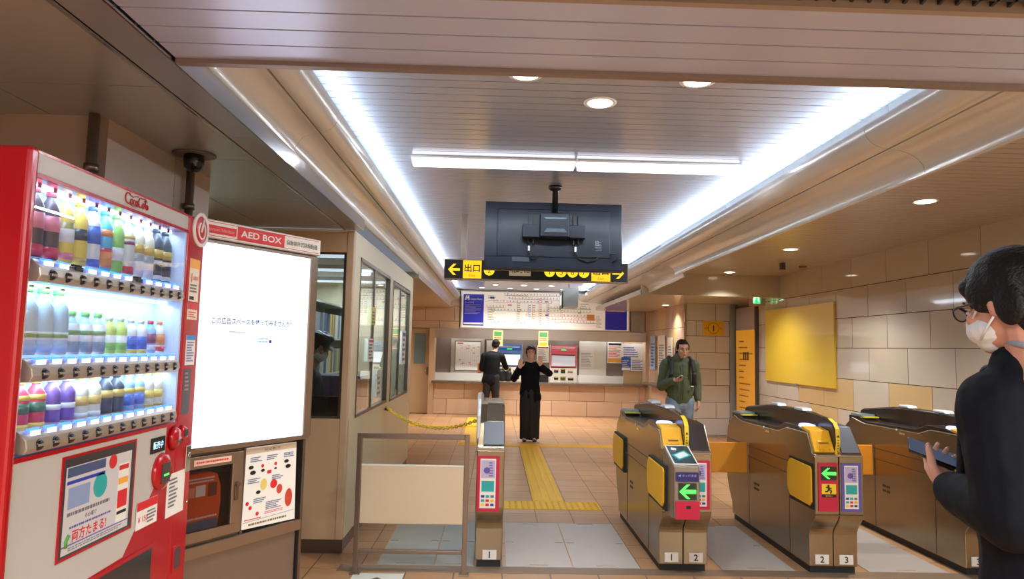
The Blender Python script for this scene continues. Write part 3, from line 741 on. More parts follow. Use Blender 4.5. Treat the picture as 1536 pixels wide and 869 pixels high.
# ---------------------------------------------------------------- lamps of the hall
def fluor(x, label, y=4.68):
    t = thing('fluorescent_lamp', label, 'ceiling lamp', (x, y, CEIL_Z))
    MB().box(-.57, .57, -.075, .075, -.012, 0).build('lamp_housing', WHITE, t)
    MB().prism([(-.06, -.012), (.06, -.012), (.045, -.05), (-.045, -.05)], 'x', -.562, .562).build('lamp_tube', TUBE, t, bevel=.006)
    area('fluorescent_light', (x, y, CEIL_Z-.05), (0, 0, -1), 1.1, .07, 42, (.82, .93, 1))
fluor(-.04, 'left one of the two long white tube lamps on the slatted ceiling'); fluor(1.11, 'right one of the two long white tube lamps on the slatted ceiling')
fluor(.65, 'unseen tube lamp added behind the hanging screen to light the waving woman', 8.9); fluor(.65, 'unseen tube lamp added as fill behind the direction sign, nearer the fare map', 12.4)  # two unseen lamps, added to brighten the woman beyond the gates
LAMPW = mat('downlight_glow', (255, 250, 240), .4, emit=(255, 246, 230), estr=6)
def downlight(x, y, z, label, r=.075, power=7, group=None, col=WARM):
    t = thing('downlight', label, 'downlight', (x, y, z), group=group)
    MB().lathe([(r-.008, -.004), (r, -.006), (r+.012, -.003), (r+.012, 0)], (0, 0, 0), 24).build('rim', WHITE, t)
    MB().disc((0, 0, -.0068), r-.012, None, 24, 'z').build('lamp', LAMPW, t)
    L = bpy.data.lights.new('downlight_beam', 'SPOT'); L.energy = power*9; L.color = col; L.spot_size = math.radians(125); L.spot_blend = .8; L.shadow_soft_size = .06
    o = bpy.data.objects.new('downlight_beam', L); COL.objects.link(o); o.location = (x, y, z-.03)
downlight(.524, 3.5, CEIL_Z, 'round downlight on the slatted ceiling in front of the tube lamps')
downlight(.115, 3.15, CEIL_Z, 'round downlight half hidden by the beam, above the left of the screen')
downlight(.946, 3.17, CEIL_Z, 'round downlight half hidden by the beam, right of the other two')
downlight(3.36, 5.22, 2.77, 'nearest round downlight on the right-hand slatted ceiling', .085, 17)
downlight(3.44, 7.86, 2.77, 'middle round downlight on the right-hand slatted ceiling', .085, 17)
downlight(3.56, 10.3, 2.77, 'farthest round downlight on the right-hand slatted ceiling', .085, 16)
downlight(3.3, 13.2, 2.438, 'round downlight on the low ceiling above the man in green', .07, 6)
downlight(1.9, 2.9, 2.43+.42, 'round downlight above the near gates, behind the beam', .075, 6) if False else None
for i, (x, y) in enumerate([(-.02, 14.2), (.57, 14.2), (1.15, 14.2), (1.77, 14.2), (-.32, 14.98), (.3, 14.98), (.88, 14.98), (1.47, 14.98), (2.05, 14.98)]):
    downlight(x, y, CEIL_Z, 'small round downlight above the fare map', .06, 8.0, group='downlights above the fare map')
downlight(-2.2, 12.0, 2.438, 'round downlight over the passage behind the booth', .07, 7)
downlight(-2.2, 14.4, 2.438, 'round downlight in front of the tan door', .07, 7)

# small ceiling fittings
t = thing('dome_camera', 'black dome camera under the grey ceiling above the vending machine', 'camera', (-1.45, 3.215, 2.43))
MB().lathe([(.09, 0), (.09, -.004), (.001, -.004)], (0, 0, 0), 20, sx=1.1).build('mounting_plate', mat('plate_grey', (110, 100, 92), .4, .4), t)
MB().lathe([(.045, -.004), (.048, -.03), (.042, -.065), (.02, -.082), (.001, -.085)], (0, 0, 0), 20).build('camera_dome', BLACKG, t)
tag(MB().lathe([(.055, 0), (.055, -.018), (.035, -.032), (.001, -.034)], (4.28, 9.4, 2.77), 20).build('smoke_detector', mat('detector_tan', (150, 120, 100), .5)), 'round tan smoke detector on the right ceiling near the wall', 'smoke detector')
tag(MB().box(3.84, 3.90, 9.08, 9.14, 2.68, 2.77).build('ceiling_bracket', mat('bracket_brown', (80, 66, 58), .5)), 'small brown bracket on the right ceiling before the exit sign', 'bracket')
# ---------------------------------------------------------------- hanging screen (seen from behind)
t = thing('hanging_screen', 'big black television hung from the ceiling, its back to the camera', 'television', (.455, 5.40, CEIL_Z))
SCR = mat('screen_back_blue_black', (22, 34, 52), .30, .1)
MB().lathe([(.055, 0), (.055, -.02), (.04, -.035), (.024, -.04), (.024, -.28)], (0, 0, 0), 20).build('ceiling_pole', BLACK, t)
Tt = Matrix.Translation((0, .04, -.38)) @ Matrix.Rotation(math.radians(-5), 4, 'X')
def tb(mb, name, m, bevel=0, parent=None):
    o = mb.build(name, m, parent or t, bevel=bevel); o.matrix_local = Tt if parent is None else Matrix(); return o
pan = tb(MB().box(-.56, .55, -.0, .045, -.305, .26), 'screen_panel', SCR, .006)
tb(MB().box(-.555, .545, -.035, .0, -.30, -.20).box(-.46, .45, -.018, 0, -.20, .20), 'rear_housing', SCR, .01)
tb(MB().box(-.12, .11, -.13, -.035, -.055, .14), 'mount_box', mat('mount_grey', (34, 40, 52), .35, .4), .008)
tb(MB().box(-.26, -.12, -.10, -.04, -.055, .05), 'mount_arm', mat('mount_grey', (34, 40, 52), .35, .4), .005); tb(MB().box(.11, .24, -.10, -.04, -.055, .05), 'mount_arm', mat('mount_grey', (34, 40, 52), .35, .4), .005)
mb = MB()
for x in (-.21, -.17, .15, .19): mb.box(x-.004, x+.004, -.06, -.03, -.10, .14)
tb(mb, 'mount_rail', BLACK)
mb = MB().prism([(-.09, .10), (.09, .10), (.075, .085), (-.075, .085)], 'y', -.135, -.13).prism([(-.09, -.02), (-.07, .01), (.07, .01), (.09, -.02)], 'y', -.135, -.13)
tb(mb, 'mount_rib', mat('mount_rib', (86, 96, 112), .3, .5))
mb = MB().tube([(-.205, -.06, -.08), (-.205, -.06, -.16), (-.19, -.05, -.215), (-.16, -.05, -.225), (-.14, -.05, -.20)], .006)
mb.tube([(.16, -.06, -.08), (.16, -.06, -.15), (.19, -.05, -.21), (.26, -.05, -.235), (.33, -.05, -.22), (.34, -.05, -.20)], .006)
mb.tube([(.44, -.045, -.17), (.49, -.05, -.17), (.50, -.05, -.21), (.46, -.05, -.235)], .006)
tb(mb, 'cable', BLACK)
mb = MB()
for x in (-.205, .165): mb.box(x-.008, x+.008, -.07, -.055, -.16, -.12)
tb(mb, 'cable_tag', WHITE)
tb(MB().box(-.34, -.20, -.045, -.035, -.245, -.205), 'label_plate', mat('label_plate_grey', (70, 80, 94), .3), .003)
tb(MB().box(.20, .42, -.037, -.034, -.195, -.180).box(-.14, -.08, -.037, -.034, -.195, -.180), 'port_slot', INK)
mb = MB(); fake_lines(mb, .33, .385, -.14, -.06, 6, mat('print_pale_grey', (150, 158, 168), .5), lambda u, v: (u, -.0195, v), 4, .3, .2)
text(mb, '日', (.345, -.0195, -.075), (1, 0, 0), (0, 0, 1), .04, mat('print_pale_grey', (150, 158, 168), .5)); tb(mb, 'rating_print', None)

# ---------------------------------------------------------------- hanging direction sign
t = thing('hanging_direction_sign', 'long black and yellow exit sign with arrows hanging behind the screen', 'sign', (.39, 6.62, 2.295))
MB().box(-.905, .895, 0, .12, -.095, .10).build('sign_box', STEEL, t, bevel=.004)
SB = mat('sign_black_face', (22, 20, 18), .35); SY = mat('sign_yellow_face', (250, 210, 40), .4, emit=(250, 200, 20), estr=.8)
SYP = mat('sign_yellow_print', (250, 215, 50), .4, emit=(250, 205, 30), estr=.9); SG = mat('sign_grey_face', (176, 160, 128), .5, emit=(176, 160, 128), estr=.25)
mb = MB(); f = lambda u, v, d=0: (u, -.001-d*.001, v)
def Q(u0, u1, v0, v1, d, m): mb.quad(f(u0, v0, d), f(u1, v0, d), f(u1, v1, d), f(u0, v1, d), m)
Q(-.898, .888, -.085, .095, 0, SB)
Q(-.72, -.54, -.083, .093, 1, SY); Q(.535, .72, -.083, .093, 1, SY); Q(-.27, -.06, -.048, .093, 1, SG)
X = (1, 0, 0); Zv = (0, 0, 1)
text(mb, '出口', f(-.63, .018, 2), X, Zv, .078, SB, width=.15, bold=True); text(mb, 'Exit', f(-.63, -.055, 2), X, Zv, .026, mat('sign_orange', (230, 130, 50), .5), width=.06)
text(mb, '出口', f(.628, .018, 2), X, Zv, .078, SB, width=.15, bold=True); text(mb, 'Exit', f(.628, -.055, 2), X, Zv, .026, mat('sign_orange', (230, 130, 50), .5), width=.06)
text(mb, '北改札', f(-.165, .020, 2), X, Zv, .08, SB, width=.19, bold=True)
def arrow(cx, cz, s, flip):
    k_ = -1 if flip else 1
    A = lambda u, v: f(cx+u*s*k_, cz+v*s, 1)
    mb.add([A(-.055, 0), A(-.005, .055), A(.025, .055), A(-.018, .013), A(.06, .013), A(.06, -.013), A(-.018, -.013), A(.025, -.055), A(-.005, -.055)], [(0, 1, 2, 3), (0, 3, 6), (3, 4, 5, 6), (0, 6, 7, 8)], SYP)
arrow(-.81, .0, 1, False); arrow(.80, .0, 1, True)
for n, x in (('2', -.465), ('1', .125), ('5', .238), ('6', .35), ('7', .462)):
    mb.disc((x, -.002, .0), .052, SYP); text(mb, n, f(x, 0, 2), X, Zv, .055, SB)
mb.build('sign_face', None, t)
MB().box(-.75, -.69, .03, .09, .10, .555).box(.64, .70, .03, .09, .10, .555).build('hanger', STEEL, t)
# second small sign farther back
t = thing('hanging_box_sign', 'small grey box sign hanging before the fare map', 'sign', (1.16, 12.0, 2.26))
MB().box(.02, .29, .01, .45, .02, .36).build('sign_box', mat('sign_box_grey', (176, 184, 180), .3, .3), t, bevel=.004)
mb = MB().box(.0, .02, .0, .46, 0, .30, m=mat('sign_green_dark', (44, 60, 52), .4)); 
mb.quad((-.001, .06, .06), (-.001, .40, .06), (-.001, .40, .24), (-.001, .06, .24), mat('sign_pale_print', (200, 214, 200), .4, emit=(200, 214, 200), estr=.4)); mb.build('sign_face', None, t)
MB().box(.12, .16, .2, .24, .36, .59).build('hanger', STEEL, t)
# emergency exit sign
t = thing('emergency_exit_sign', 'green lit emergency exit sign on the right wall under the ceiling', 'exit sign', (4.36, 11.3, 2.34))
MB().box(-.06, .14, -.01, .2, .0, .30).build('sign_box', mat('exit_box_tan', (190, 156, 130), .4), t, bevel=.004)
mb = MB().box(-.065, .055, -.016, -.01, .03, .27, m=mat('exit_green', (20, 170, 90), .4, emit=(20, 190, 100), estr=1.8))
EW = mat('exit_white', (240, 255, 245), .4, emit=(225, 255, 238), estr=2.0); g = lambda u, v: (u, -.0175, v)
mb.disc((.01, -.0175, .215), .016, EW); mb.tube([g(.005, .19), g(-.01, .14), g(.02, .10), g(.03, .06)], .009, EW, 6); mb.tube([g(-.01, .14), g(-.03, .11), g(-.05, .08)], .008, EW, 6)
mb.tube([g(-.035, .17), g(0, .18), g(.03, .15)], .007, EW, 6); mb.quad(g(-.06, .04), g(-.045, .04), g(-.045, .2), g(-.06, .2), EW); mb.build('sign_face', None, t)
L = bpy.data.lights.new('exit_sign_light', 'POINT'); L.energy = 2.0; L.color = (.2, 1, .55); L.shadow_soft_size = .08; o = bpy.data.objects.new('exit_sign_light', L); COL.objects.link(o); o.location = (4.3, 11.15, 2.5)
# yellow board on the right wall
t = thing('yellow_board', 'large blank yellow board fixed on the right tiled wall', 'board', (4.498, 10.08, 1.675))
MB().box(-.028, 0, -1.15, 1.15, -.575, .575).build('board_panel', mat('board_yellow', (236, 200, 52), .30, .0, .03, 1.5, coat=.4), t, bevel=.003)
MB().box(-.034, -.02, -.02, .02, -.60, -.565).build('board_clip', CHROME, t)
# amber poster case at the far end of the right wall
t = thing('poster_case', 'tall amber lit poster case at the far end of the right wall', 'poster case', (4.5, 12.08, 1.3))
MB().box(-.05, 0, -.50, .50, -1.2, 1.10).build('case_frame', mat('case_bronze', (92, 76, 66), .35, .5), t, bevel=.004)
AMB = mat('poster_amber', (214, 150, 44), .25, emit=(220, 150, 40), estr=.35)
mb = MB(); f = lambda u, v, d=0: (-.052-d*.001, u, v)
mb.quad(f(-.44, -1.1), f(.46, -1.1), f(.46, .65), f(-.44, .65), AMB); mb.quad(f(-.44, .65), f(.46, .65), f(.46, 1.05), f(-.44, 1.05), mat('poster_grey', (176, 168, 170), .3))
fake_lines(mb, -.3, .4, -1.0, .5, 14, mat('poster_brown', (160, 100, 30), .5), lambda u, v: f(-u+.0, v, 1), 8, .22, .7)
for i in range(3): mb.quad(f(-.16+i*.1, .12, 2), f(-.10+i*.1, .12, 2), f(-.10+i*.1, .26, 2), f(-.16+i*.1, .26, 2), INK)
mb.build('poster_sheet', None, t)
# yellow plate with the number 1
mb = MB().box(3.865, 4.255, 12.638, 12.65, 1.85, 2.125, m=mat('exit_plate_yellow', (232, 182, 36), .4))
pts = [(4.06+.10*math.cos(2*PI*i/32), 12.635, 1.9875+.10*math.sin(2*PI*i/32)) for i in range(33)]; mb.tube(pts, .003, INK, 4, cap=False)
text(mb, '1', (4.06, 12.636, 1.9875), X, Zv, .11, INK, bold=True); text(mb, '出口', (3.915, 12.636, 1.9875), X, Zv, .03, INK); text(mb, 'Exit', (4.205, 12.636, 1.9875), X, Zv, .03, INK, width=.05)
tag(mb.build('exit_number_plate'), 'yellow plate with the number 1 on the tiled wall behind the man in green', 'sign')
# floor sticker near the railing foot
mb = MB().box(-.92, -.58, 4.52, 4.80, .0, .002, m=PAPER).add([(-.88, 4.58, .0026), (-.62, 4.58, .0026), (-.75, 4.72, .0026)], [(0, 1, 2)], mat('sticker_brown', (92, 70, 50), .6))
tag(mb.build('floor_sticker'), 'white floor sticker with a dark mark in front of the railing', 'sticker')
# ---------------------------------------------------------------- vending machine (front faces +x; local u = along y)
VR = mat('vending_red', (178, 8, 26), .22, .05, coat=.3); VW = mat('vending_white', (196, 190, 184), .32); VRAIL = mat('rail_champagne', (176, 164, 150), .3, .4)
VL = thing('vending_machine', 'red drinks vending machine with three lit rows of bottles', 'vending machine', (-1.18, 1.73, 0))
vm = VL
# body: rear and sides
MB().box(-.375, -.11, .0, 1.01, .05, 2.024).box(-.11, -.0, -.0, .008, .05, 2.024).build('cabinet', VR, vm, bevel=.004)
MB().box(-.37, -.02, .02, .99, 0, .05).build('plinth', BLACK, vm)
MB().box(-.112, .012, -.03, .004, .06, 2.03).build('left_door_edge', VR, vm, bevel=.012, seg=3)
MB().box(-.11, .0, .008, .872, 1.968, 2.024).build('top_panel', VW, vm, bevel=.003)
MB().box(-.11, .003, .003, .875, 1.958, 1.968).box(-.11, .002, .0, 1.012, 2.02, 2.027).box(-.11, .003, .008, .875, 1.236, 1.248).build('red_trim', VR, vm)
MB().box(-.11, .004, .875, 1.012, .05, 2.024).build('right_column', VR, vm, bevel=.006)
MB().prism([(.008, .05), (.008, 1.236), (.875, 1.236), (.875, .05)], 'x', -.11, .001).build('front_door', VW, vm)
mb = MB().prism([(.876, 1.236), (.80, 1.236), (.80, 1.06), (.735, 1.035), (.555, .852), (.20, .842), (.20, .05), (.876, .05)], 'x', -.105, .003, m=VR)
mb.build('red_corner', VR, vm)
mb = MB().prism([(.36, .845), (.745, .845), (.745, .30), (.36, .30)], 'x', .003, .008, m=VR)
mb.prism([(.39, .832), (.73, .832), (.73, .32), (.39, .32)], 'x', .008, .0095, m=mat('flap_smoke', (52, 50, 52), .12))
mb.build('outlet_flap', None, vm)
# lit display
BLUEW = mat('display_back_pale_blue', (206, 226, 244), .6)
DB = mat('display_glow_strip', (230, 240, 255), .5, emit=(206, 226, 255), estr=3.2)
MB().box(-.112, -.105, .008, .875, 1.248, 1.958).build('display_back', mat('display_back_lit', (190, 215, 240), .5, emit=(120, 170, 235), estr=.5), vm)
MB().box(-.105, -.004, .862, .875, 1.248, 1.958).build('display_side', mat('display_side_pale', (190, 206, 228), .5, emit=(150, 180, 225), estr=.35), vm)
for i, z in enumerate((1.952, 1.684, 1.436)):
    MB().box(-.09, -.055, .02, .86, z, z+.008).build('light_strip', DB, vm)
    strip('display_lamp', (-1.225, 2.17, z-.004), (-.25, 0, -1), .82, .02, 0.9, (.66, .83, 1))
BTN = mat('button_dark', (44, 42, 46), .25, .5); LEDW = mat('price_led', (220, 230, 255), .4, emit=(190, 210, 255), estr=2.2); LEDBL = mat('led_blue', (60, 110, 255), .4, emit=(50, 110, 255), estr=3.0); BTR = mat('button_red', (170, 30, 40), .3)
for r, z in enumerate((1.695, 1.437, 1.256)):
    MB().prism([(-.02, z-.004), (.008, z-.002), (.016, z+.012), (.012, z+.034), (-.012, z+.056), (-.05, z+.058), (-.05, z)], 'y', .035, .845).build('button_rail', VRAIL, vm, bevel=.003)
    for i in range(12):
        u = .083+i*.0655; sold = (r == 0 and i in (2, 7))
        b = MB().lathe([(.0001, .021), (.011, .020), (.015, .012)], (0, 0, 0), 14, axis='x', m=BTN).box(.019, .022, -.011, .011, -.003, .003, m=VRAIL)
        b.build('select_button', BTR if sold else None, vm, loc=(.0, u, z+.018))
        MB().box(-.004, .0, -.017, .017, .0, .012, m=BLACK if sold else LEDW).box(-.014, -.006, -.019, .019, .013, .018, m=BLACK if sold else LEDBL).build('price_lamp', None, vm, loc=(.004, u, z+.042))
MB().box(-.006, -.002, .008, .872, 1.25, 1.958).build('display_glass', glass_mat('vending_glass', (250, 252, 255), .06), vm)
Yv = (0, 1, 0)
def vt(mb, s, u, z, h, m, width=None, x=.0015, bold=False, shear=0, align='c'): return text(mb, s, (x, u, z), Yv, Zv, h, m, width, align, bold, shear)
# script lettering on the top panel
mb = MB()
def scr(pts, r=.0022): mb.tube([(.0018, p[0], p[1]) for p in pts], r, VR, 5)
def arcp(cu, cz, ru, rz, a0, a1, n=12): return [(cu+ru*math.cos(math.radians(a0+(a1-a0)*i/n)), cz+rz*math.sin(math.radians(a0+(a1-a0)*i/n))) for i in range(n+1)]
u0 = .425
scr(arcp(u0+.017, 1.998, .017, .017, 60, 320)); scr(arcp(u0+.038, 1.990, .008, .008, 0, 360)); scr(arcp(u0+.054, 1.990, .007, .008, 60, 300)); scr(arcp(u0+.068, 1.990, .006, .008, 0, 360)); scr([(u0+.074, 1.998), (u0+.076, 1.984)])
scr([(u0+.022, 2.011), (u0+.045, 2.006), (u0+.06, 2.012), (u0+.078, 2.014)], .0016)
scr(arcp(u0+.094, 1.998, .014, .016, 60, 320)); scr(arcp(u0+.110, 1.990, .007, .008, 0, 360)); scr([(u0+.120, 1.984), (u0+.123, 2.012), (u0+.117, 2.006)]); scr(arcp(u0+.133, 1.990, .006, .008, 0, 360)); scr([(u0+.139, 1.998), (u0+.141, 1.984)])
scr([(u0+.10, 2.012), (u0+.12, 2.016), (u0+.135, 2.008)], .0016); scr([(u0+.02, 1.982), (u0+.05, 1.976), (u0+.085, 1.982)], .0016)
mb.build('script_emblem', None, vm)
# round badge
mb = MB().lathe([(.0001, .012), (.052, .012), (.054, .010)], (0, .965, 1.985), 30, axis='x', m=mat('badge_crimson', (196, 20, 52), .35)).lathe([(.054, .004), (.054, .013), (.068, .013), (.068, .004)], (0, .965, 1.985), 30, axis='x', m=WHITE)
mb.tube([(.0135, .965+p[0], 1.985+p[1]) for p in arcp(0, -.003, .030, .032, 120, 420, 18)], .0036, WHITE, 5); mb.tube([(.0135, .960, 1.975), (.0135, .980, 2.030)], .005, WHITE, 5)
mb.build('round_badge', None, vm)
# stickers on the red column
def vst(name, u0, u1, z0, z1, bg, draw=None, x=.0046):
    mb = MB().box(x-.0012, x, u0, u1, z0, z1, m=bg); P = lambda a, b, d=0: (x+.0005+d*.0004, u0+(u1-u0)*a, z0+(z1-z0)*b)
    if draw: draw(mb, P)
    return mb.build(name, None, vm)
ORG = mat('sticker_orange', (244, 176, 60), .5); CREAM = mat('sticker_cream', (240, 226, 200), .5)
def dr(mb, P):
    mb.quad(P(0, .78), P(1, .78), P(1, 1), P(0, 1), ORG); text(mb, '1', P(.22, .55, 1), Yv, Zv, .035, RED, bold=True); text(mb, '本無料', P(.62, .55, 1), Yv, Zv, .018, RED, width=.045)
    fake_lines(mb, .1, .9, .2, .42, 3, GRAYI, lambda a, b: P(a, b, 1), 3); mb.quad(P(.1, .04), P(.55, .04), P(.55, .12), P(.1, .12), INK)
vst('sticker', .90, .985, 1.70, 1.865, CREAM, dr)
vst('sticker', .90, .985, 1.63, 1.695, CREAM, lambda mb, P: (mb.quad(P(0, .6), P(1, .6), P(1, 1), P(0, 1), RED), fake_lines(mb, .1, .9, .1, .5, 3, RED, lambda a, b: P(a, b, 1), 4)))
vst('sticker', .905, .985, 1.455, 1.57, PAPER, lambda mb, P: (mb.quad(P(0, .84), P(1, .84), P(1, 1), P(0, 1), mat('sticker_blue', (70, 140, 210), .5)), fake_lines(mb, .1, .9, .1, .8, 8, VIO, lambda a, b: P(a, b, 1), 4)))
vst('card_slot_plate', .90, .965, 1.27, 1.44, mat('card_slot_grey', (72, 62, 66), .3), lambda mb, P: fake_lines(mb, .2, .8, .5, .95, 5, mat('pale_print', (190, 150, 150), .5), lambda a, b: P(a, b, 1), 7))
# lower door: advert window with leaflet and bottle picture
mb = MB().box(.001, .004, .205, .592, .935, 1.222, m=VR).box(.004, .0046, .213, .584, .943, 1.214, m=mat('advert_window_smoke', (66, 62, 66), .2))
mb.build('advert_frame', None, vm)
mb = MB(); P = lambda a, b, d=0: (.0050+d*.0004, .222+.31*a, .95+.245*b)
mb.quad(P(0, 0), P(1.1, 0), P(1.1, .98), P(0, .98), mat('leaflet_pale', (206, 204, 206), .5))
mb.quad(P(.02, .86, 1), P(.62, .86, 1), P(.62, .97, 1), P(.02, .97, 1), mat('leaflet_navy', (70, 84, 124), .5)); mb.quad(P(.02, .78, 1), P(.62, .78, 1), P(.62, .82, 1), P(.02, .82, 1), BLUEI)
mb.quad(P(.05, .5, 1), P(.38, .5, 1), P(.38, .74, 1), P(.05, .74, 1), mat('leaflet_blue', (140, 160, 200), .5)); mb.disc(P(.55, .66, 1), .036, TEAL, 24, 'x'); mb.disc(P(.75, .90, 1), .022, RED, 24, 'x')
fake_lines(mb, .05, .8, .40, .48, 1, GRAYI, lambda a, b: P(a, b, 1), 2, .5, .1); text(mb, 'その場で', P(.42, .36, 1), Yv, Zv, .014, INK)
text(mb, '両方たまる!', P(.42, .18, 1), Yv, Zv, .034, RED, width=.17, bold=True); fake_lines(mb, .1, .8, .26, .31, 1, VIO, lambda a, b: P(a, b, 1), 9, .5, .1)
mb.quad(P(0, .085, 1), P(1.1, .085, 1), P(1.1, .10, 1), P(0, .10, 1), VIO); fake_lines(mb, .1, 1.0, .02, .07, 2, GRAYI, lambda a, b: P(a, b, 1), 12, .5, .2)
mb.tube([P(.06, .08, 3), P(.05, .15, 3), P(.09, .21, 3)], .005, mat('leaf_green', (80, 150, 60), .5), 6)
mb.quad(P(.86, .1, 1), P(1.06, .1, 1), P(1.06, .84, 1), P(.86, .84, 1), PAPER)
for (a, b, m) in ((.76, .82, RED), (.58, .66, ORG), (.28, .5, RED), (.2, .24, INK)): mb.quad(P(.87, a, 2), P(1.05, a, 2), P(1.05, b, 2), P(.87, b, 2), m)
mb.build('advert_leaflet', None, vm)
# money panel
mb = MB().box(.001, .004, .69, .79, 1.155, 1.208, m=BLACKG); text(mb, '販売中', (.0045, .74, 1.181), Yv, Zv, .026, mat('display_cyan', (190, 230, 255), .4, emit=(180, 225, 255), estr=1.5), width=.07); mb.build('money_display', None, vm)
mb = MB().lathe([(.001, .02), (.045, .02), (.062, .012), (.066, .0)], (0, .775, 1.083), 28, axis='x', m=VR)
mb.lathe([(.001, .022), (.03, .021), (.045, .006)], (0, .855, 1.19), 24, axis='x', m=VR).lathe([(.001, .022), (.02, .021), (.032, .006)], (0, .915, 1.20), 24, axis='x', m=VR)
mb.build('money_bezel', None, vm)
MB().box(.018, .024, .742, .80, 1.045, 1.115, m=mat('bill_slot_dark', (70, 60, 60), .3)).box(.024, .025, .755, .79, 1.07, 1.076, m=mat('bill_green', (60, 230, 80), .4, emit=(60, 240, 80), estr=2)).build('bill_slot', None, vm)
MB().box(.020, .026, .835, .875, 1.175, 1.185, m=CHROME).box(.018, .023, .90, .93, 1.19, 1.215, m=BLACK).build('coin_slot', None, vm)
mb = MB().box(.004, .009, .958, .998, 1.045, 1.145); mb.lathe([(.001, .014), (.010, .014), (.012, .009)], (0, .978, 1.11), 16, axis='x'); mb.build('door_lock', CHROME, vm, bevel=.004)
vst('sticker', .825, .965, .905, 1.06, PAPER, lambda mb, P: (fake_lines(mb, .1, .6, .2, .9, 8, GRAYI, lambda a, b: P(a, b, 1), 6)))
vst('sticker', .62, .76, .915, 1.005, PAPER, lambda mb, P: (mb.quad(P(0, .68), P(1, .68), P(1, 1), P(0, 1), RED), text(mb, '¥ 150', P(.3, .35, 1), Yv, Zv, .02, RED), fake_lines(mb, .5, .95, .1, .6, 4, GRAYI, lambda a, b: P(a, b, 1), 6)), x=.0046)
MB().lathe([(.001, .008), (.006, .008), (.008, .003)], (0, .995, .93), 12, axis='x').build('screw', CHROME, vm)
mb = MB().box(.003, .008, .90, .965, .69, .785, m=VR).box(.008, .009, .908, .957, .70, .775, m=mat('return_mesh', (90, 60, 64), .4)); mb.build('coin_return', None, vm, bevel=.003)
# the bottles on show, one thing each
CLEARP = mat('bottle_clear_blue', (176, 208, 232), .12); 
def C_(n, c, r=.3): return mat('drink_'+n, tuple(int(q*.72+w*.28) for q, w in zip(c, (205, 222, 240))), r)
def bottle(u, zb, h, r, body, cap, bands, label, group):
    t = thing('drink_bottle', label, 'bottle', (-1.18-.065, 1.73+u, zb), group=group)
    s = h
    MB().lathe([(r*.9, 0), (r, .02*s), (r, .60*s), (r*.96, .70*s), (r*.62, .82*s), (r*.42, .87*s), (r*.42, .92*s)], (0, 0, 0), 16).build('bottle_body', body, t)
    MB().lathe([(r*.5, .905*s), (r*.5, s), (r*.45, s+.001)], (0, 0, 0), 14).build('cap', cap, t)
    mb = MB()
    for (a, b, m) in bands: mb.lathe([(r+.0008, a*s), (r+.0008, b*s)], (0, 0, 0), 16, m=m)
    if bands: mb.build('label_wrap', None, t)
    return t
redc = C_('red', (216, 30, 52)); cola = C_('cola', (50, 30, 34)); pink = C_('pink', (236, 120, 140)); whit = C_('white', (236, 238, 240)); yel = C_('yellow', (240, 208, 60)); gold = C_('gold', (214, 176, 60)); blk = C_('black', (34, 34, 40)); blu = C_('blue', (40, 80, 200)); cyn = C_('cyan', (70, 180, 220)); orn = C_('orange', (240, 130, 50)); grn = C_('green', (130, 200, 70)); capg = C_('cap_green', (110, 200, 70)); pur = C_('purple', (96, 50, 150)); crm = C_('cream', (232, 226, 196)); sky = C_('sky', (130, 180, 240))
K = [
 (cola, redc, [(.02, .18, redc), (.40, .62, pink)], 'cola bottle with a pink and red label in the top row'),
 (cola, redc, [(.02, .18, redc), (.40, .62, pink)], 'cola bottle with a pink and red label in the top row'),
 (yel, whit, [(.05, .15, pink), (.3, .5, whit), (.5, .6, C_('olive', (150, 140, 60)))], 'yellow drink bottle with a white label in the top row'),
 (yel, yel, [(.38, .55, blk), (.05, .12, gold)], 'bright yellow drink bottle with a black label in the top row'),
 (whit, blu, [(.02, .14, blu), (.38, .66, blu)], 'white sports drink bottle with blue blocks in the top row'),
 (cyn, cyn, [(.05, .30, orn), (.3, .36, redc), (.55, .66, orn)], 'cyan bottle with orange patches in the top row'),
 (grn, grn, [(.2, .42, whit)], 'green drink bottle with a white patch in the top row'),
 (whit, whit, [(.02, .15, redc), (.62, .68, gold), (.52, .58, C_('maroon', (130, 40, 70)))], 'white bottle with a red foot band in the top row'),
 (crm, whit, [(.42, .58, gold), (.05, .28, whit), (.28, .40, C_('grey', (150, 150, 150)))], 'pale coffee bottle with a gold disc in the top row'),
 (crm, whit, [(.42, .58, gold), (.05, .28, whit), (.28, .40, C_('grey', (150, 150, 150)))], 'pale coffee bottle with a gold disc in the top row'),
 (blk, blk, [(.42, .58, gold), (.02, .10, whit), (.3, .38, whit)], 'black coffee bottle with a gold disc in the top row'),
 (blk, blk, [(.42, .58, gold), (.02, .10, whit), (.3, .38, whit)], 'black coffee bottle with a gold disc in the top row')]
for i, (b, c, bands, lab) in enumerate(K):
    bottle(.108+i*.066, 1.762, .195, .026, b, c, bands, lab, 'bottles in the top row of the vending machine')
W_ = [(CLEARP, capg, [(.22, .34, whit), (.25, .31, grn), (.04, .16, sky)], 'large clear water bottle with a green cap in the middle row', .185, .029)]*3 \
   + [(CLEARP, capg, [(.02, .72, whit), (.45, .56, grn), (.05, .3, CLEARP)], 'small water bottle with a green cap and white label in the middle row', .125, .024)]*3 \
   + [(C_('lime', (196, 220, 80)), whit, [(.1, .3, grn), (.3, .5, whit)], 'yellow-green tea bottle in the middle row', .118, .022)]*2 \
   + [(whit, whit, [(.12, .5, blu), (.0, .1, yel)], 'white and blue bottle in the middle row', .115, .021)]*2 \
   + [(sky, redc, [(.3, .6, C_('maroon', (130, 40, 70))), (.1, .25, whit)], 'pale blue bottle with a dark red label in the middle row', .115, .020)] \
   + [(whit, orn, [(.25, .6, orn), (.05, .2, redc)], 'white bottle with an orange label in the middle row', .115, .020)]
us = [.108+i*.066 for i in range(12)]
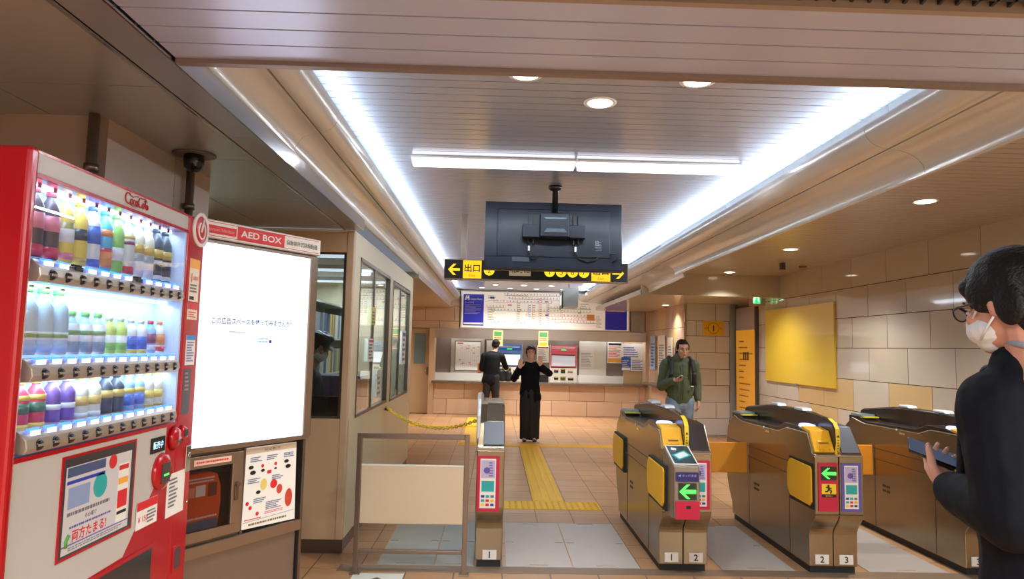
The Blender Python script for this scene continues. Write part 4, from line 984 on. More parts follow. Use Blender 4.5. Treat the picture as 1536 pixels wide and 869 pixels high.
for u, (b, c, bands, lab, h, r) in zip(us, W_): bottle(u, 1.502, h, r, b, c, bands, lab, 'bottles in the middle row of the vending machine')
Y_ = [(redc, yel, [(.0, .15, yel), (.35, .55, C_('dkgreen', (40, 90, 50))), (.6, .7, yel)], 'red bottle with a green and yellow label in the bottom row')]*2 \
   + [(pur, whit, [(.35, .46, whit), (.0, .1, C_('lav', (200, 170, 230)))], 'purple grape drink bottle in the bottom row')]*2 \
   + [(crm, gold, [(.35, .55, gold), (.1, .2, whit)], 'cream coffee bottle with a gold label in the bottom row')]*2 \
   + [(blk, blk, [(.45, .62, gold), (.0, .08, blu)], 'black coffee bottle with a gold label in the bottom row')]*2 \
   + [(sky, whit, [(.2, .45, blu), (.5, .62, yel)], 'pale blue bottle with a dark blue label in the bottom row')]*2 \
   + [(crm, yel, [(.3, .5, yel), (.1, .16, gold)], 'pale yellow bottle in the bottom row')]*2
for u, (b, c, bands, lab) in zip(us, Y_): bottle(u, 1.300, .138, .025, b, c, bands, lab, 'bottles in the bottom row of the vending machine')

# ---------------------------------------------------------------- defibrillator cabinet with lit panel (turned 31.7 degrees)
ang = math.radians(31.7)
# local x = along the front (s), local y = backwards
A = thing('defibrillator_cabinet', 'steel defibrillator cabinet with a big lit white panel and AED BOX header', 'cabinet', (-1.242, 2.90, 0), rz=PI/2-ang)
AS = mat('aed_steel', (156, 138, 122), .28, .8, .06, 18)
MB().box(-.06, .60, .012, .24, .0, .70).build('lower_body', mat('aed_lower_steel', (138, 124, 112), .36, .6, .06, 14), A, bevel=.004)
MB().box(-.06, .575, .0, .012, .08, .655).build('lower_panel', mat('aed_lower_steel', (138, 124, 112), .36, .6, .06, 14), A)
MB().box(-.06, .60, -.02, .24, .655, .705).build('lower_ledge', AS, A, bevel=.004)
MB().box(-.06, .60, .05, .24, .705, 1.085).build('back_body', AS, A)
MB().box(.585, .60, -.02, .05, .0, 1.085).build('side_post', STEELD, A, bevel=.003)
MB().box(-.06, .612, -.03, .24, 1.085, 1.105).box(-.06, .612, -.03, .24, 1.965, 1.98).box(.572, .612, -.03, .24, 1.105, 1.965).box(-.06, -.03, -.03, .24, 1.105, 1.965).build('panel_frame', AS, A, bevel=.004)
MB().box(-.03, .572, .0, .05, 1.105, 1.965).box(-.06, .60, .05, .24, 1.08, 1.98).build('panel_back', AS, A)
scrm = MB().box(-.03, .572, -.022, .0, 1.105, 1.965, m=mat('lit_panel_white', (240, 248, 255), .4, emit=(226, 240, 255), estr=1.0))
scrm.build('lit_panel', None, A)
mb = MB(); NAVY = mat('print_navy', (60, 80, 130), .5); PALEB = mat('print_pale_blue', (150, 180, 200), .5)
text(mb, 'この広告スペースを使ってみませんか?', (.256, -.0226, 1.637), X, Zv, .030, NAVY, width=.43, bold=True)
text(mb, '◎ 広告センター', (.20, -.0225, 1.555), X, Zv, .026, PALEB, width=.15); fake_lines(mb, .28, .345, 1.545, 1.57, 2, PALEB, lambda a, b: (a, -.0225, b), 2, .6, .1)
mb.quad((.345, -.0225, 1.545), (.36, -.0225, 1.545), (.36, -.0225, 1.56), (.345, -.0225, 1.56), BLUEI); fake_lines(mb, .13, .22, 1.585, 1.597, 1, PALEB, lambda a, b: (a, -.0225, b), 5, .5, .1)
mb.build('panel_lettering', None, A)
MB().box(-.06, .615, -.045, .22, 1.982, 2.062).build('header_box', mat('header_silver', (196, 190, 182), .3, .4), A, bevel=.005)
mb = MB(); Hh = lambda a, b, d=0: (a, -.0458-d*.0005, b)
def HQ(a0, a1, b0, b1, m, d=0): mb.quad(Hh(a0, b0, d), Hh(a1, b0, d), Hh(a1, b1, d), Hh(a0, b1, d), m)
HQ(-.055, .61, 1.986, 2.058, WHITE); HQ(-.05, .60, 2.050, 2.0525, RED, 1); HQ(-.05, .60, 1.9915, 1.994, RED, 1)
HQ(-.05, .12, 2.003, 2.038, RED, 1); text(mb, 'Automated Defibrillator', Hh(.04, 2.021, 2), X, Zv, .014, mat('print_rose', (240, 170, 170), .5), width=.14)
HQ(.125, .385, 1.9915, 2.0525, RED, 1); text(mb, 'AED BOX', Hh(.255, 2.022, 2), X, Zv, .030, WHITE, width=.225, bold=True)
text(mb, '自動体外式除細動器', Hh(.495, 2.021, 2), X, Zv, .024, INK, width=.19); mb.build('header_print', None, A)
# glazed door
MB().box(-.05, .245, -.018, .0, 1.02, 1.07).box(-.05, .245, -.018, .0, .72, .762).box(.19, .245, -.018, .0, .762, 1.02).box(-.05, -.02, -.018, .0, .762, 1.02).build('door_frame', AS, A, bevel=.003)
MB().box(-.06, .25, .0, .05, .705, .72).box(-.06, .25, .0, .05, 1.07, 1.085).box(.25, .262, -.01, .05, .705, 1.085).build('bay_frame', STEELD, A)
MB().box(-.06, .25, .046, .05, .72, 1.07).build('bay_back', mat('bay_dark', (40, 24, 22), .5), A)
MB().box(-.02, .19, -.012, -.009, .762, 1.02).build('door_glass', glass_mat('aed_glass', (220, 215, 215), .05), A)
mb = MB().box(.0, .18, -.0195, -.018, 1.032, 1.056, m=mat('strip_pink', (226, 196, 176), .5)); fake_lines(mb, .01, .17, 1.037, 1.052, 1, RED, lambda a, b: (a, -.0200, b), 3, .5, .1); mb.build('door_strip', None, A)
MB().box(.205, .222, -.024, -.018, .86, .94).lathe([(.010, -.034), (.010, -.018)], (.214, 0, .93), 14, axis='y').build('door_handle', STEELD, A, bevel=.002)
# instruction sheet
mb = MB().prism([(.256, .722), (.558, .712), (.548, 1.075), (.262, 1.078)], 'y', -.012, -.008, m=PAPER); P = lambda a, b, d=0: (.262+.286*a, -.0126-d*.0004, .722+.35*b)
mb.quad(P(0, .93), P(1, .93), P(1, 1), P(0, 1), mat('sheet_tan', (196, 176, 150), .5)); text(mb, 'AEDの使い方', P(.5, .965, 1), X, Zv, .013, INK, width=.09)
for (a, b, s) in ((.08, .87, 1), (.40, .87, 2), (.74, .87, 3), (.05, .60, 4), (.52, .60, 5), (.18, .34, 6)): fake_lines(mb, a, a+.24, b-.05, b+.02, 3, NAVY, lambda u, v: P(u, v, 1), s)
for (a, b, r) in ((.10, .76, .014), (.14, .69, .016), (.80, .77, .014), (.84, .70, .016), (.33, .70, .011), (.58, .70, .008), (.26, .43, .013)): mb.disc(P(a, b, 1), r, INK, 14, 'y', r2=r*.6)
mb.disc(P(.58, .76, 1), .008, RED, 14, 'y'); mb.disc(P(.32, .76, 1), .008, RED, 14, 'y'); mb.disc(P(.56, .50, 1), .020, RED, 20, 'y'); mb.disc(P(.36, .52, 1), .018, mat('sheet_yellow', (226, 200, 110), .5), 20, 'y', r2=.026)
mb.disc(P(.68, .42, 1), .017, mat('heart_red', (200, 70, 50), .5), 20, 'y', r2=.022); mb.disc(P(.88, .28, 1), .022, mat('heart_red', (200, 70, 50), .5), 20, 'y', r2=.042); mb.disc(P(.85, .86, 1), .004, INK, 8, 'y')
for (a, b) in ((.12, .25), (.06, .31), (.26, .16)): mb.disc(P(a, b, 1), .009, RED, 14, 'y')
mb.quad(P(.42, .645, 1), P(.50, .645, 1), P(.50, .69, 1), P(.42, .69, 1), RED)
fake_lines(mb, .42, .74, .18, .29, 5, NAVY, lambda u, v: P(u, v, 1), 14); fake_lines(mb, .40, .8, .13, .17, 2, RED, lambda u, v: P(u, v, 1), 15, .4, .1); fake_lines(mb, .02, .35, .09, .12, 1, RED, lambda u, v: P(u, v, 1), 16, .4, .1)
mb.quad(P(0, .075, 1), P(1, .10, 1), P(1, .105, 1), P(0, .08, 1), GRAYI); fake_lines(mb, .1, .9, .02, .06, 1, mat('print_olive', (130, 110, 70), .5), lambda u, v: P(u, v, 1), 17, .6, .1)
mb.build('instruction_sheet', None, A)
# the orange case inside the glazed bay (a thing of its own)
t = thing('defibrillator_case', 'orange defibrillator case behind the glass of the steel cabinet', 'case', A.location, rz=PI/2-ang)
OR = mat('case_orange', (226, 92, 40), .4)
MB().prism([(-.045, .725), (.13, .725), (.150, .78), (.158, .86), (.155, .93), (.135, .985), (.10, .998), (.0, 1.0), (-.045, .99)], 'y', .004, .042).build('case_body', OR, t, bevel=.008, seg=3)
mb = MB().box(-.03, .14, .001, .004, .735, .80, m=mat('case_blue', (84, 100, 130), .5)).box(.03, .075, .001, .004, .90, .945, m=PAPER).box(.09, .13, .001, .004, .895, .95, m=mat('case_brown', (120, 70, 50), .5)).box(-.01, .025, .001, .004, .90, .94, m=mat('case_peach', (240, 160, 120), .5))
fake_lines(mb, -.01, .14, .805, .82, 1, PAPER, lambda u, v: (u, .0005, v), 3, .5, .1); fake_lines(mb, -.01, .12, .955, .98, 2, PAPER, lambda u, v: (u, .0005, v), 5, .5, .1); mb.build('case_label', None, t)

# ---------------------------------------------------------------- ticket hall front
CT = mat('counter_tile_peach', (208, 178, 150), .25, 0, .04, 3); CT2 = mat('counter_tile_peach_dark', (200, 168, 140), .25, 0, .04, 3)
tile_wall('wall_counter', (-1.38, 15.70, 0), (1, 0, 0), 4.86, [0, .02, .36, .705], .80, (CT, CT2), joints=[.3, .3, .7], seed=6)
tag(MB().box(-1.42, 3.50, 15.60, 16.11, .705, .765).build('counter_top', mat('counter_steel', (150, 132, 118), .22, .8), bevel=.006), 'long steel-edged counter top under the ticket machines', 'counter')
RB = mat('recess_grey', (128, 116, 108), .4, .2, .03, 2)
struct(MB().box(-1.38, 3.50, 16.12, 16.2, .70, 2.0).build('wall_recess', RB))
struct(MB().box(-1.38, 3.46, 16.06, 16.12, .765, .93).build('trim_%d' % k, mat('splash_white', (238, 234, 224), .35))); k += 1
struct(MB().box(-1.38, 3.46, 15.72, 16.12, 1.955, 2.0).build('ceiling_recess', mat('recess_ceiling', (214, 206, 196), .5)))
tag(MB().box(-1.38, 3.47, 15.66, 15.72, 1.73, 1.955).build('steel_fascia', mat('fascia_steel', (204, 190, 176), .28, .9, .03, 4)), 'long brushed steel fascia over the ticket machines, below the fare map', 'fascia')
for i in range(9): 
    L = bpy.data.lights.new('recess_lamp', 'POINT'); L.energy = 2.6; L.color = NEUT; L.shadow_soft_size = .05; o = bpy.data.objects.new('recess_lamp', L); COL.objects.link(o); o.location = (-1.0+i*.53, 15.9, 1.9)
# fare map board
fm = thing('fare_map_board', 'long white illuminated fare map above the ticket machines', 'map board', (-.81, 15.66, 1.96))
MB().box(0, 3.90, 0, .10, 0, .875).build('board_frame', mat('map_frame', (196, 190, 178), .3, .5), fm, bevel=.004)
mb = MB(); f = lambda u, v, d=0: (u, -.001-d*.001, v)
def MQ(u0, u1, v0, v1, m, d=1): mb.quad(f(u0, v0, d), f(u1, v0, d), f(u1, v1, d), f(u0, v1, d), m)
MQ(.03, 3.87, .03, .85, mat('map_sheet', (236, 228, 214), .4, emit=(236, 228, 214), estr=.22), 0)
DB_ = mat('poster_deep_blue', (36, 36, 160), .4, emit=(36, 36, 160), estr=.15)
MQ(.06, .53, .07, .79, DB_); MQ(3.33, 3.83, .04, .80, DB_)
MQ(.075, .515, .10, .14, WHITE, 2); MQ(3.36, 3.80, .46, .60, PAPER, 2); fake_lines(mb, 3.38, 3.75, .49, .57, 2, GRAYI, lambda a, b: f(a, b, 3), 3, .4, .1)
mb.add([f(.09, .66, 2), f(.12, .76, 2), f(.145, .76, 2), f(.135, .70, 2), f(.165, .76, 2), f(.19, .76, 2), f(.20, .66, 2), f(.17, .66, 2), f(.165, .71, 2), f(.14, .66, 2), f(.12, .66, 2)], [(0, 1, 2, 3, 10), (3, 4, 5, 6, 7, 8, 9)], WHITE)
text(mb, 'Osaka Metro', f(.36, .68, 2), X, Zv, .035, WHITE, width=.26); text(mb, 'きっぷうりば', f(.20, .60, 2), X, Zv, .035, WHITE, width=.2); fake_lines(mb, .1, .48, .33, .56, 8, mat('print_pale_violet', (170, 170, 220), .5), lambda a, b: f(a, b, 2), 5, .35, .4)
rd = random.Random(5)
cols = [(200, 80, 70), (220, 150, 60), (90, 150, 90), (90, 120, 190), (150, 100, 160), (120, 110, 110), (230, 130, 150), (200, 190, 80)]
CM = [mat('map_line_%d' % i, tuple(int(q*.55+236*.45) for q in c), .5) for i, c in enumerate(cols)]
for (u0, u1, v, ci) in ((.75, 2.1, .62, 6), (1.1, 2.3, .70, 4), (.6, 1.0, .50, 1), (1.2, 1.55, .76, 1), (1.3, 3.0, .42, 7), (1.5, 2.9, .32, 6), (.7, 1.5, .14, 3), (2.1, 3.1, .18, 4), (2.1, 3.1, .25, 6), (.7, 1.4, .42, 2), (2.0, 3.0, .50, 2), (1.0, 3.2, .78, 5)):
    MQ(u0, u1, v-.006, v+.006, CM[ci], 1)
    u = u0
    while u < u1:
        wd = .02+.02*rd.random(); MQ(u, u+wd*.6, v+.014, v+.04+.015*rd.random(), CM[rd.choice([5, ci, ci])], 2); u += wd+.045
for (u, v0, v1, ci) in ((1.30, .2, .65, 0), (1.65, .25, .6, 0), (1.80, .12, .74, 0), (1.98, .12, .6, 4), (2.3, .3, .6, 1), (1.55, .3, .58, 3)):
    MQ(u-.005, u+.005, v0, v1, CM[ci], 1)
    v = v0
    while v < v1: MQ(u+.012, u+.06, v, v+.018, CM[ci], 2); v += .05
for (u, v, w_, h_, m) in ((.67, .70, .10, .04, NAVY), (1.08, .54, .09, .035, CM[0]), (1.95, .33, .07, .03, NAVY), (2.7, .40, .07, .035, CM[2]), (2.9, .24, .18, .14, mat('map_orange', (238, 170, 100), .5)), (1.93, .64, .07, .025, mat('map_brown', (130, 60, 40), .5))): MQ(u, u+w_, v, v+h_, m, 3)
for (u0, u1, v0, v1, n, s) in ((.62, .90, .64, .78, 4, 3), (2.95, 3.3, .66, .80, 3, 5), (2.75, 2.95, .5, .64, 3, 6), (3.12, 3.25, .08, .36, 9, 7), (.62, .8, .2, .5, 8, 8)): fake_lines(mb, u0, u1, v0, v1, n, GRAYI, lambda a, b: f(a, b, 2), s, .3, .5)
mb.build('map_sheet', None, fm)
tag(B(3.12, 3.44, 15.68, 15.75, 1.97, 2.44).build('grey_panel', mat('grey_green_panel', (164, 160, 148), .3, .4), bevel=.003), 'small grey-green metal panel to the right of the fare map', 'panel')
# framed timetable, machines, notices: x is world x, y plane 16.1
U1 = (1, 0, 0); NV = (0, -1, 0)
t = thing('timetable_frame', 'framed white timetable chart at the left end of the counter recess', 'frame', (-.63, 16.10, .78))
MB().box(-.40, .38, -.02, 0, .0, .96).build('frame_panel', mat('frame_silver', (190, 184, 172), .3, .5), t, bevel=.003)
mb = MB().box(-.31, .31, -.026, -.02, .20, .90, m=STEELD).box(-.29, .29, -.028, -.026, .22, .88, m=PAPER)
rd = random.Random(2)
for i in range(12): x = -.26+i*.046; mb.quad((x, -.0285, .26), (x+.002, -.0285, .26), (x+.002, -.0285, .80), (x, -.0285, .80), GR_)
for i in range(16): x = -.26+.5*rd.random(); z = .26+.52*rd.random(); mb.quad((x, -.029, z), (x+.05, -.029, z), (x+.05, -.029, z+.015), (x, -.029, z+.015), rd.choice([RED, NAVY, GRAYI, CM[1], CM[2]]))
mb.quad((-.26, -.029, .83), (-.12, -.029, .83), (-.12, -.029, .855), (-.26, -.029, .855), RED); mb.build('chart_sheet', None, t)
tag(B(-.20, .02, 16.06, 16.10, .78, 1.70).build('blank_board', mat('panel_offwhite', (206, 200, 190), .4), bevel=.003), 'off-white panel behind the man in the dark suit', 'panel')
def machine(x, label, top, accent, screen_glow, w=.60):
    t = thing('ticket_machine', label, 'ticket machine', (x, 16.10, .765))
    MB().box(-w/2, w/2, -.08, 0, 0, .86).build('machine_front', mat('machine_ivory', (222, 212, 196), .35), t, bevel=.004)
    mb = MB().box(-w/2+.01, w/2-.01, -.086, -.08, .36, .86, m=accent).box(-w/2+.02, w/2-.02, -.088, -.086, .72, .84, m=top)
    mb.box(-.06, .06, -.09, -.088, .735, .765, m=mat('machine_led_green', (60, 210, 110), .4, emit=(60, 220, 110), estr=.8)); fake_lines(mb, -w/2+.04, w/2-.04, .775, .83, 2, WHITE, lambda a, b: (a, -.0885, b), 4, .5, .2)
    mb.build('machine_header', None, t)
    MB().box(-w/2+.04, w/2-.05, -.092, -.086, .38, .62, m=screen_glow).box(-w/2+.04, w/2-.06, -.10, -.086, .62, .64, m=BLACK).build('touch_screen', None, t)
    mb = MB()
    for (a, z, w_, h_, m) in ((-.17, .22, .10, .07, BLACK), (-.01, .21, .10, .10, BLACK), (.16, .22, .12, .05, GRAYI), (-.17, .06, .10, .06, BLACK), (-.01, .05, .12, .08, mat('slot_olive', (70, 66, 40), .4)), (.17, .05, .13, .06, BLACK)): mb.box(a-w_/2, a+w_/2, -.086, -.08, z, z+h_, m=m); mb.box(a-w_/2+.01, a+w_/2-.01, -.088, -.086, z+h_-.015, z+h_-.006, m=SIGNYEL)
    mb.box(-w/2+.02, w/2-.02, -.086, -.08, .335, .352, m=BLACK); mb.build('money_slots', None, t)
SW = mat('machine_screen_white', (236, 240, 246), .3, emit=(225, 235, 250), estr=.9); SGREY = mat('machine_screen_grey', (190, 196, 204), .25, emit=(190, 196, 204), estr=.3)
machine(.34, 'blue ticket machine with a lit white screen beside the man in the suit', mat('machine_blue', (40, 110, 200), .4), mat('machine_blue_pale', (96, 140, 206), .4), SW)
machine(1.61, 'pink ticket machine right of the waving woman', mat('machine_pink', (226, 110, 130), .4), mat('machine_pink_deep', (214, 88, 108), .4), SGREY, .64)
tag(MB().box(.90, 1.26, 16.0, 16.10, .765, .93).box(1.0, 1.10, 15.99, 16.0, .80, .85, m=BLACK).build('white_box', WHITE), 'low white box with a dark slot on the counter behind the waving woman', 'box')
tag(MB().box(1.98, 2.62, 16.07, 16.11, .78, 1.73).build('blank_board', mat('panel_white', (208, 202, 190), .4), bevel=.003), 'tall white blank panel right of the pink ticket machine', 'panel')
poster('notice', 'faint printed sheet on the tall white panel beside the pink machine', 'notice', (2.16, 16.068, 1.33), U1, NV, .34, .46, mat('sheet_faint', (216, 210, 198), .5), simple_doc(None, GR_, rows=9, seed=3))
poster('notice', 'white notice with a red heading between the two ticket machines', 'notice', (1.13, 16.11, 1.41), U1, NV, .28, .40, PAPER, simple_doc(RED, GR_, rows=6, seed=3))
poster('notice', 'white notice with an orange foot right of the tall white panel', 'notice', (2.83, 16.11, 1.48), U1, NV, .36, .50, PAPER, simple_doc(INK, RED, ORG, 7, 5))
tag(B(3.02, 3.46, 16.04, 16.10, .765, 1.74).build('tan_panel', mat('panel_tan', (206, 172, 124), .4), bevel=.003), 'tan panel at the right end of the counter recess', 'panel')
poster('notice', 'white notice with blue print at the top of the tan panel', 'notice', (3.22, 16.035, 1.52), U1, NV, .50, .36, PAPER, simple_doc(None, BLUEI, rows=5, seed=7))
poster('notice', 'blue card at the left edge of the tan panel', 'notice', (3.08, 16.03, 1.22), U1, NV, .22, .32, mat('card_blue', (50, 100, 190), .4), simple_doc(None, WHITE, PAPER, 4, 8))
poster('notice', 'white sheet with a blue frame on the lower part of the tan panel', 'notice', (3.38, 16.03, 1.22), U1, NV, .40, .32, PAPER, simple_doc(None, BLUEI, rows=6, seed=9))
for (x, lab) in ((.06, 'green and yellow notice hanging from the fascia above the man in the suit'), (1.10, 'green and yellow notice hanging from the fascia right of the waving woman')):
    def dn(mb, P, U, Z, w, h):
        mb.quad(P(.1, .62), P(.9, .62), P(.9, .92), P(.1, .92), mat('notice_green', (90, 160, 90), .5)); fake_lines(mb, .1, .9, .35, .58, 2, RED, lambda a, b: P(a, b, 1), 3, .5, .1); mb.quad(P(.1, .06), P(.9, .06), P(.9, .3), P(.1, .3), ORG)
    poster('notice', lab, 'notice', (x, 15.655, 1.755), U1, NV, .22, .36, mat('notice_pale_yellow', (236, 230, 160), .5), dn)
# notices on the glossy side wall of the ticket hall and the ledge below
poster('framed_notice', 'framed blue and white notice on the side wall, nearest the counter', 'notice', (3.52, 15.2, 1.5), (0, -1, 0), (-1, 0, 0), .5, .75, mat('notice_sky', (170, 200, 226), .4), simple_doc(None, BLUEI, rows=8, seed=2))
poster('framed_notice', 'framed white notice on the side wall behind the shoulder of the man in green', 'notice', (3.52, 14.4, 1.42), (0, -1, 0), (-1, 0, 0), .6, .9, PAPER, simple_doc(None, GR_, rows=12, seed=4))
poster('framed_notice', 'small framed white notice on the side wall, nearest the chrome corner strip', 'notice', (3.52, 13.7, 1.42), (0, -1, 0), (-1, 0, 0), .4, .8, mat('notice_offwhite', (226, 222, 206), .4), simple_doc(None, GR_, rows=10, seed=5))
t = thing('writing_ledge', 'narrow steel writing ledge on the side wall beside the man in green', 'ledge', (3.52, 14.3, .80))
MB().box(-.22, 0, -.9, .9, 0, .05).build('ledge_top', mat('counter_steel', (150, 132, 118), .22, .8), t, bevel=.004); MB().box(-.04, 0, -.86, .86, -.8, 0).build('ledge_back', CT2, t)
# ---------------------------------------------------------------- people
SKIN = mat('skin', (238, 194, 170), .5, 0, .04, 14); SKIN2 = mat('skin_darker_tone', (206, 156, 130), .5, 0, .04, 14)  # two even skin tones, the second one darker
HAIR = mat('hair_black', (18, 15, 15), .5, 0, .2, 60, bump=.35, bscale=140, spec=.25); LIP = mat('lip', (180, 96, 92), .45); EYE = mat('eye_dark', (26, 20, 20), .25); EYEW = mat('eye_white', (232, 226, 220), .3)
MASKW = mat('mask_white', (228, 230, 234), .6)
def V3(*a): return Vector(a)
def ell(mb, c, r, R=None, n=16, k=10, m=None):
    vs = []; fs = []; c = Vector(c)
    for i in range(k+1):
        th = PI*i/k
        for j in range(n):
            ph = 2*PI*j/n; p = Vector((r[0]*math.sin(th)*math.cos(ph), r[1]*math.sin(th)*math.sin(ph), r[2]*math.cos(th)))
            if R is not None: p = R @ p
            vs.append(c+p)
    for i in range(k):
        for j in range(n): fs.append((i*n+j, i*n+(j+1) % n, (i+1)*n+(j+1) % n, (i+1)*n+j))
    return mb.add(vs, fs, m, True)
def limb(mb, pts, rad, flat=1.0, side=(1, 0, 0), n=14):
    """closed tapered tube with round joints; flat squeezes the section away from side"""
    P = [Vector(p) for p in pts]; rad = [(r, r*flat) if not isinstance(r, tuple) else r for r in rad]
    for i in range(len(P)-1):
        a, b = P[i], P[i+1]; t = (b-a).normalized(); S = Vector(side); S = (S - t*S.dot(t))
        if S.length < .05: S = t.orthogonal()
        S.normalize(); Q = t.cross(S)
        rings = []
        for f_ in (0, .25, .5, .75, 1):
            c = a.lerp(b, f_); ra = rad[i][0]+(rad[i+1][0]-rad[i][0])*f_; rb = rad[i][1]+(rad[i+1][1]-rad[i][1])*f_
            rings.append([c+S*ra*math.cos(2*PI*j/n)+Q*rb*math.sin(2*PI*j/n) for j in range(n)])
        mb.loft(rings)
        for (c, rr, ok) in ((a, rad[i], True), (b, rad[i+1], True)):
            Rm = Matrix((S, Q, t)).transposed(); ell(mb, c, (rr[0], rr[1], min(rr)), Rm, n, 8)
    return mb
def bake(mb, name, m, parent, voxel=.007, smooth=3, folds=0.0, fscale=.12, T=None):
    o = mb.build(name, m, None)
    md = o.modifiers.new('r', 'REMESH'); md.mode = 'VOXEL'; md.voxel_size = voxel
    md = o.modifiers.new('s', 'SMOOTH'); md.factor = .5; md.iterations = smooth
    if folds:
        tx = bpy.data.textures.new('folds', 'CLOUDS'); tx.noise_scale = fscale; tx.noise_depth = 2
        md = o.modifiers.new('d', 'DISPLACE'); md.texture = tx; md.strength = folds; md.mid_level = .5; md.texture_coords = 'LOCAL'
    dg = bpy.context.evaluated_depsgraph_get(); me = bpy.data.meshes.new_from_object(o.evaluated_get(dg))
    bpy.data.objects.remove(o); me.name = name
    me.materials.clear(); me.materials.append(m)
    for p in me.polygons: p.use_smooth = True; p.material_index = 0
    q = bpy.data.objects.new(name, me); COL.objects.link(q)
    if parent is not None: q.parent = parent
    return q
def head_shape(mb, c, R, s=1.0):
    """face towards local -y"""
    def E(p, r, rot=None): ell(mb, c+R@(Vector(p)*s), [x*s for x in r], R if rot is None else R@rot)
    E((0, .012, .030), (.076, .094, .084)); E((0, -.018, -.030), (.060, .068, .070)); E((0, -.030, -.062), (.046, .052, .044)); E((0, -.062, -.092), (.022, .020, .018))
    E((0, -.074, .022), (.046, .014, .016)); E((.034, -.064, -.022), (.024, .020, .022)); E((-.034, -.064, -.022), (.024, .020, .022))
    E((0, -.082, -.056), (.026, .012, .016)); 
    limb(mb, [c+R@(Vector((0, -.084, .016))*s), c+R@(Vector((0, -.104, -.022))*s)], [.007*s, .0125*s])
    E((.010, -.094, -.026), (.008, .010, .008)); E((-.010, -.094, -.026), (.008, .010, .008))
    for sx in (-1, 1): E((.077*sx, .014, -.006), (.009, .018, .031), Matrix.Rotation(.25, 3, 'X')); E((.074*sx, .008, -.02), (.008, .012, .014))
def face_details(parent, c, R, s=1.0, smile=False, mask=False, brows=True):
    def P(*p): return c+R@(Vector(p)*s)
    mb = MB()
    for sx in (-1, 1): ell(mb, P(.031*sx, -.078, -.002), (.012*s, .006*s, .0055*s), R, 10, 6, EYEW); ell(mb, P(.031*sx, -.0826, -.002), (.0058*s, .003*s, .0055*s), R, 10, 6, EYE); mb.tube([P(.018*sx, -.083, .001), P(.031*sx, -.0855, .0065), P(.045*sx, -.078, .002)], .0018*s, EYE, 5)
    mb.build('eyes', None, parent)
    if brows:
        mb = MB()
        for sx in (-1, 1): mb.tube([P(.015*sx, -.088, .021), P(.032*sx, -.086, .027), P(.050*sx, -.072, .021)], [.0028*s, .0036*s, .0018*s], None, 6)
        mb.build('eyebrows', HAIR, parent)
    if not mask:
        w_ = .026 if smile else .02; u_ = .006 if smile else .0
        mb = MB().tube([P(-w_, -.083, -.056+u_), P(-w_*.5, -.092, -.058), P(0, -.0955, -.059), P(w_*.5, -.092, -.058), P(w_, -.083, -.056+u_)], [.0015*s, .0042*s, .005*s, .0042*s, .0015*s], None, 8)
        if smile: ell(mb, P(0, -.0965, -.0575), (.014*s, .003*s, .0026*s), R, 10, 6, EYEW)
        mb.build('mouth', LIP, parent)
def hand(mb, w_, f, nrm, side, s=1.0, curl=.25, spread=.10, thumb=(.75, .35), last=None):
    """w_ wrist, f finger direction, nrm the direction the palm faces, side = thumb side direction"""
    w_ = Vector(w_); f = Vector(f).normalized(); nrm = Vector(nrm); nrm = (nrm-f*nrm.dot(f)).normalized(); sd = f.cross(nrm)
    if sd.dot(Vector(side)) < 0: sd = -sd
    for o_ in (-.030, -.011, .010, .029):
        limb(mb, [w_+sd*o_*.55*s, w_+f*.045*s+sd*o_*.9*s, w_+f*.088*s+sd*o_*s], [.016*s, .0155*s, .0120*s])
    for i, (o_, ln) in enumerate(((.030, .068), (.010, .076), (-.011, .070), (-.031, .055))):
        p = w_+f*.088*s+sd*o_*s; d = (f+sd*(o_*spread*25)).normalized(); ang_ = curl*(1+.15*i); pts = [p]
        for seg in (.44, .31, .25):
            d = (Matrix.Rotation(ang_, 3, sd.cross(Vector((0, 0, 0))) if False else (f.cross(nrm))) @ d).normalized(); p = p+d*ln*seg*s; pts.append(p)
        limb(mb, pts, [.0098*s, .0088*s, .0080*s, .0066*s], n=10)
    t0 = w_+f*.022*s+sd*.022*s; d = (sd*thumb[0]+f*.55+nrm*thumb[1]).normalized(); t1 = t0+d*.040*s; d2 = (sd*thumb[0]*.35+f*.95+nrm*thumb[1]*.9).normalized(); t2 = t1+d2*.031*s; t3 = t2+d2*.024*s
    limb(mb, [t0, t1, t2, t3], [.0165*s, .0120*s, .0104*s, .0080*s], n=10)
def rotm(yaw, pitch_=0, roll_=0): return (Matrix.Rotation(yaw, 3, 'Z') @ Matrix.Rotation(pitch_, 3, 'X') @ Matrix.Rotation(roll_, 3, 'Y'))

# ---- 1: the waving woman (faces the camera, local -y)
t = thing('person', 'woman in a black top and long black skirt, smiling, both palms raised', 'person', (.60, 11.45, 0))
BKF = mat('black_cloth', (13, 14, 22), .8, 0, .1, 8, spec=.2); BKS = mat('black_skirt_cloth', (18, 17, 19), .7, 0, .15, 10)
hc = V3(.0, -.02, 1.475); R = rotm(0)
mb = MB(); head_shape(mb, hc, R, .98)
limb(mb, [(0, .015, 1.28), (0, .0, 1.40)], [.052, .048]); limb(mb, [(0, .02, 1.24), (0, .02, 1.0), (0, .02, .9)], [(.13, .08), (.115, .08), (.13, .085)])
for sx in (-1, 1): limb(mb, [(.07*sx, .02, .9), (.075*sx, .01, .5), (.075*sx, .02, .1)], [.07, .05, .035]); limb(mb, [(.075*sx, .02, .07), (.08*sx, -.09, .04)], [.035, .03])
AR = {-1: [(-.155, .02, 1.235), (-.275, -.03, 1.035), (-.185, -.17, 1.225)], 1: [(.155, .02, 1.24), (.31, -.03, 1.135), (.150, -.17, 1.275)]}
for sx in (-1, 1): limb(mb, AR[sx], [.042, .034, .023])
